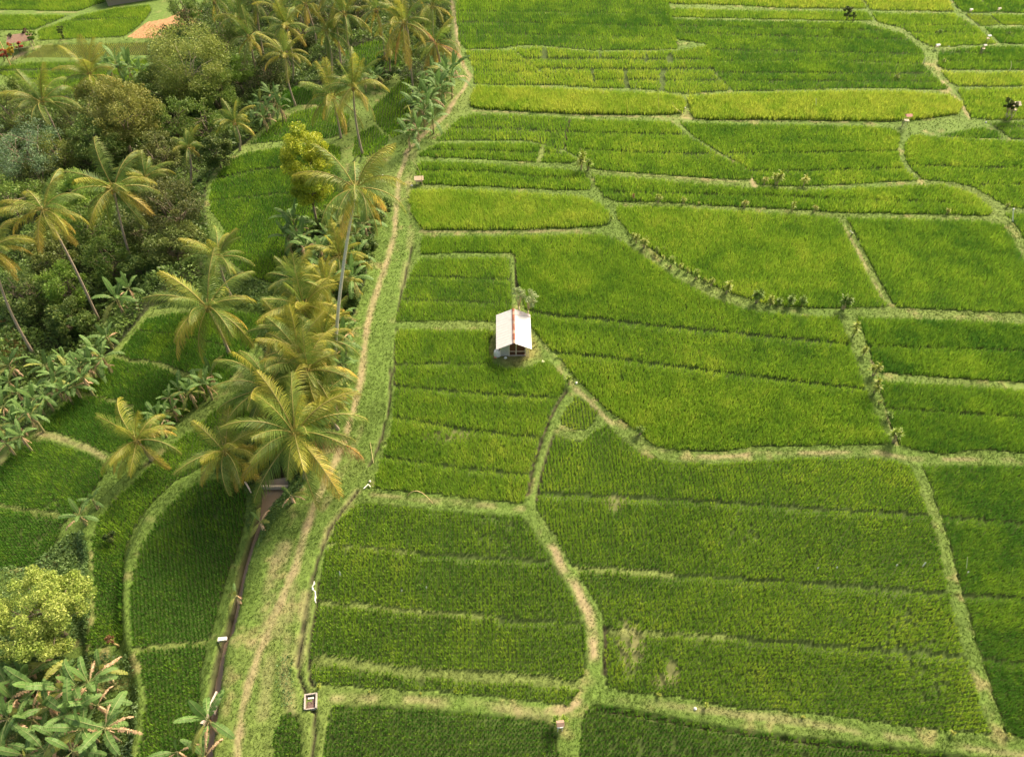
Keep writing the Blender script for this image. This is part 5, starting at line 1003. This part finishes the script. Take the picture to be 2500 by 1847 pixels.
# ---------------------------------------------------------------- poles and sticks
def curve_pole(label, p0, p1, arch, rad=.022, c=(.62, .50, .26), name="bamboo_pole", cat="pole", flat=False):
    """from the ground at p0 to the ground or the air at p1"""
    if flat:
        A = gpos(p0); B_ = gpos(p1); pts = [A.lerp(B_, s) + Vector((0, 0, .03 + arch * 4 * s * (1 - s))) for s in [i / 12 for i in range(13)]]
    else:
        A, B_ = crown_from_base(p0, p1); pts = [A.lerp(B_, s) + Vector((arch * math.sin(PI * s) , 0, 0)) for s in [i / 8 for i in range(9)]]
    b = MB(); b.tube(pts, [rad * (1 - .4 * i / len(pts)) for i in range(len(pts))], 5, c); tag(link(name, b.mesh(name, M_WOOD)), label, cat, "bamboo poles in the plots")
curve_pole("bent bamboo hoop arching over the dyke below the lane corner", c2(1262, 995), c2(1458, 1055), 1.15, .035, (.66, .50, .24), "bamboo_hoop", "hoop", True)
curve_pole("thin bamboo stick lying across the lane ditch", c2(998, 740), c2(972, 580), .1, .02, flat=True)
curve_pole("tall thin pole at the edge of the tall bright strip", a3(1308, 895), a3(1295, 670), .02)
curve_pole("pale stick with a scrap of cloth at the tall strip", a3(1060, 890), a3(1055, 800), .02, .03, (.62,.40,.16))
curve_pole("short slanting pole at the near edge of the tall strip", a3(775, 890), a3(765, 835), -.1)
curve_pole("curved thin pole leaning at the end of the tall strip", a3(1492, 890), a3(1410, 800), -.25)
curve_pole("left thin pole in the far dark plot", a3(1528, 262), a3(1524, 205), 0)
curve_pole("bent thin pole in the far dark plot", a3(1597, 280), a3(1585, 190), .2)
curve_pole("white tipped pole beside the channels of the yellowish plot", a3(1122, 695), a3(1128, 645), 0, .03, (.8,.78,.7))
curve_pole("pair pole leaning over the wedge plot", a3(268, 645), a3(205, 568), -.1)
curve_pole("slim pole in the pale tall strip", a3(1893, 925), a3(1900, 870), 0)
curve_pole("white post in the pale tall strip", a4(615, 830), a4(614, 770), 0, .06, (.8,.8,.78))
curve_pole("white stick at the right edge of the bright plot", a4(2118, 560), a4(2135, 480), .15, .06, (.82,.80,.75))
curve_pole("leaning pale pole at the top right", a4(2080, 330), a4(2112, 285), 0, .04)
curve_pole("white pole beside the far dyke junction", a4(1452, 500), a4(1466, 450), 0, .07, (.78,.74,.68))
curve_pole("thin pole on the little shrine at the far crossing", a4(1300, 900), a4(1318, 830), 0)
curve_pole("thin pole beside the lens plot edge", a3(382, 1120), a3(374, 1060), 0, .03, (.5,.4,.25))
curve_pole("low bent bamboo stick by the platform at the lane", a2(1380, 1450), a2(1300, 1250), .3, .03)
curve_pole("white stick at the slanting dyke of the mottled plots", b4(896, 388), b4(880, 362), 0, .08, (.8,.76,.7))
curve_pole("tall white post at the right edge beside a leaning shrub", b4(2148, 290), b4(2152, 190), 0, .09, (.85,.85,.85))
curve_pole("pale stick in the lower right dark plot", d4(1790, 190), d4(1795, 95), 0, .03, (.7,.68,.58))
curve_pole("fallen bamboo length under the biggest palm", (632,1012), (655,1018), .05, .06, (.75,.68,.52), flat=True)
curve_pole("broken pale trunk piece hanging by the dark curved plot", (536,1054), (549,1077), .25, .09, (.72,.60,.48), flat=True)
for i, (p, l) in enumerate([(d2(740, 245), "thin white rag caught in the rice near the lane ditch"), (d2(1218, 370), "small pale scrap in the middle of the ridged plot"), (d2(1410, 345), "tiny white tuft in the ridged plot"), (d4(622, 195), "left white speck in the vast banded plot"), (d4(770, 190), "second white speck in the vast banded plot"), (d4(1235, 172), "third white speck in the vast banded plot"), (d4(1440, 175), "small white marker near the right dyke"), (c4(1790, 1600), "pale rag low in the lower right plot")]):
    x, y, z = hit1(p, .3); b = MB(); r = random.Random(i); h = .5 if i in (0, 6) else .14
    b.tube([Vector((0, 0, -.3)), Vector((0, 0, .1))], .012, 4, (.5, .4, .25)); b.add([(-.05, 0, .1), (.05, .01, .1), (.06, .02, .1 + h), (-.02, .05, .12 + h)], [(0, 1, 2, 3)], (.82, .82, .78)); b.add([(-.05, .03, .1), (.05, .04, .1), (.06, .05, .1 + h), (-.02, .08, .12 + h)], [(3, 2, 1, 0)], (.82, .82, .78))
    tag(link("plastic_scrap", b.mesh("plastic_scrap", M_CLOTH), None, (x, y, z + .1)), l, "scrap", "scraps of plastic in the plots")
A = gpos(d2(525, 285)); Bq = gpos(d2(548, 455)); b = MB(); r = random.Random(2)
pts = [A.lerp(Bq, i / 8) + Vector((r.uniform(-.1, .1), 0, .14)) for i in range(9)]; b.tube(pts, [.05, .09, .06, .08, .05, .04, .08, .06, .03], 5, (.80, .76, .70)); tag(link("plastic_strip", b.mesh("plastic_strip", M_CLOTH)), "long twisted white plastic strip lying between the two ditches", "scrap")
# platforms, shrines and small roofs
def shrine(label, p, s=1.0, roof=(.8, .78, .74), legs=(.6, .5, .38), hgt=1.2, cat="shrine", name="field_shrine"):
    g = gpos(p); t = empty(name, g, .1); tag(t, label, cat, "small shrines and shelters in the fields")
    for x in (-.3, .3):
        for y in (-.25, .25):
            b = MB(); b.tube([(x * s, y * s, -.1), (x * s * .9, y * s * .9, hgt)], .035 * s, 5, legs); link("leg", b.mesh("leg", M_WOOD), t)
    b = MB(); b.box(-.36 * s, .36 * s, -.3 * s, .3 * s, hgt * .62, hgt * .68, legs); link("shelf", b.mesh("shelf", M_WOOD), t)
    b = MB(); z = hgt; b.add([(-.5*s, -.42*s, z), (.5*s, -.42*s, z), (.5*s, .42*s, z), (-.5*s, .42*s, z), (-.5*s, 0, z + .28*s), (.5*s, 0, z + .28*s)], [(0, 1, 5, 4), (2, 3, 4, 5), (0, 4, 3), (1, 2, 5), (3, 2, 1, 0)], roof); link("roof", b.mesh("roof", M_ROOF), t)
shrine("white shrine at the far dyke junction at the upper right", a4(1548, 392), .6, (.85, .83, .80), hgt=.7)
shrine("second white shrine beside the far dyke further right", a4(1940, 335), .55, (.82, .78, .76), hgt=1.2)
shrine("white roofed shrine under the dark shrub at the upper right", a4(1900, 425), .5, (.78, .70, .62), hgt=1.5)
shrine("tiny white shrine near the top right corner", a4(1812, 104), .5, (.8, .8, .75), hgt=.6)
shrine("second tiny white shrine near the top right corner", a4(2030, 100), .5, (.7, .62, .5), hgt=.6)
shrine("red and white shrine on legs at the far crossing", a4(1290, 1015), .8, (.62, .30, .24), hgt=2.0)
shrine("small plank platform on legs between the two dark topped trees", a4(2110, 925), 1.2, (.62, .52, .4), hgt=2.2, cat="platform", name="wooden_platform")
shrine("small bamboo platform at the lane edge beside the tufted plot", a2(1355, 1440), 1.1, (.66, .50, .34), hgt=.8, cat="platform", name="bamboo_platform")
shrine("little whitewashed post shrine at the crossing near the bottom edge", d3(530, 1440), .5, (.30, .20, .15), (.8, .8, .8), hgt=1.1)
for i, (p, l) in enumerate([(a4(1650, 363), "low white stone on the far dyke"), (a4(1935, 962), "pinkish white stones at the far dyke corner"), (a4(2152, 640 * 0 + 1640), "white stone below the tall white post"), (a3(1507, 850), "white speck stone by the end of the tall strip"), (a3(700, 1300), "whitewashed stump under the tall upright crossing shrub"), (c3(660, 118), "white stone at the fork of the dykes"), (d3(1585, 1280), "pale stone on the lower dyke"), (a2(1830, 648), "grey stone beside the lane bend"), (a2(1070, 1378), "pale stone pile left of the lane"), (a2(1295, 1455), "white stone by the bamboo platform")]):
    g = gpos(p); b = MB(); r = random.Random(i + 50); lathe(b, [(.03, -.05), (.12, .03), (.10, .11), (.04, .16)], 8, (.80, .76, .70)); b.v = [(v[0] * r.uniform(.7, 1.3), v[1] * r.uniform(.7, 1.3), v[2]) for v in b.v]
    tag(link("field_stone", b.mesh("field_stone", M_CONC), None, g), l, "stone", "pale stones on the dykes")
# shed and roof at the upper left
g = gpos((54, 108)); t = empty("open_shed", g, math.radians(20)); tag(t, "open sided shed with a brownish thatched roof behind red shrubs", "shed")
for x in (-1.5, 1.5):
    for y in (-1, 1):
        b = MB(); b.tube([(x, y, -.2), (x, y, 1.8)], .07, 6, (.66, .54, .38)); link("post", b.mesh("post", M_WOOD), t)
b = MB(); b.add([(-2, -1.4, 1.7), (2, -1.4, 1.7), (2, 1.4, 1.7), (-2, 1.4, 1.7), (-1.6, 0, 2.5), (1.6, 0, 2.5)], [(0, 1, 5, 4), (2, 3, 4, 5), (3, 0, 4), (1, 2, 5), (3, 2, 1, 0)], (.30, .19, .14)); link("roof", b.mesh("roof", M_BARK), t)
b = MB(); b.tube([(-1.5, -1.05, .6), (1.5, -1.05, .6)], .05, 5, (.66, .54, .40)); link("rail", b.mesh("rail", M_WOOD), t)
g = gpos((262, 12)); t = empty("farm_building", g, math.radians(24)); tag(t, "low building with a weathered grey sheet roof at the top left edge", "building")
b = MB(); b.box(-2, 9, .2, 4, -.5, 1.5, (.30, .25, .2)); link("wall", b.mesh("wall", M_WOOD), t)
b = MB(); b.add([(-2.4, -.2, 1.45), (9.4, -.2, 1.45), (9.4, 2.2, 2.6), (-2.4, 2.2, 2.6), (9.4, 4.4, 1.45), (-2.4, 4.4, 1.45)], [(0, 1, 2, 3), (3, 2, 4, 5)], (.34, .29, .27)); link("roof", b.mesh("roof", M_CONC), t)
curve_pole("thick slanting yellow bamboo pole at the left edge near the shrubs", (24, 145), (0, 92), 0, .12, (.70, .52, .22))
# tall parasol-like yellow tuft at the left edge is foliage of a palm outside the picture
# ---------------------------------------------------------------- light
SUN_EL = math.radians(44); SUN_AZ = math.radians(52)     # azimuth measured from +x towards +y
sd = bpy.data.lights.new("sun", 'SUN'); so = bpy.data.objects.new("sun", sd); COL.objects.link(so)
sd.energy = 3.3; sd.angle = math.radians(14); sd.color = (1, .885, .67)
dirv = Vector((math.cos(SUN_EL) * math.cos(SUN_AZ), math.cos(SUN_EL) * math.sin(SUN_AZ), math.sin(SUN_EL)))
so.rotation_euler = dirv.to_track_quat('Z', 'Y').to_euler(); so.location = dirv * 200
wd = bpy.data.worlds.new("World"); SC.world = wd; wd.use_nodes = True
nt = wd.node_tree; bg = nt.nodes["Background"]; sk = nt.nodes.new("ShaderNodeTexSky")
sk.sky_type = 'NISHITA'; sk.sun_disc = False; sk.sun_elevation = SUN_EL; sk.sun_rotation = PI / 2 - SUN_AZ
sk.air_density = 1.0; sk.dust_density = 6.0; sk.ozone_density = 0.3
wm = nt.nodes.new('ShaderNodeVectorMath'); wm.operation = 'MULTIPLY'; wm.inputs[1].default_value = (1.06, .99, .83)   # hazy, cloud filtered sky light
nt.links.new(sk.outputs[0], wm.inputs[0]); nt.links.new(wm.outputs[0], bg.inputs[0]); bg.inputs[1].default_value = .15
SC.view_settings.view_transform = 'Standard'; SC.view_settings.look = 'None'; SC.view_settings.exposure = 0.88; SC.view_settings.gamma = 1
SC.render.engine = 'CYCLES'; SC.cycles.max_bounces = 6; SC.cycles.diffuse_bounces = 3; SC.cycles.transmission_bounces = 3
SC.cycles.use_denoising = True
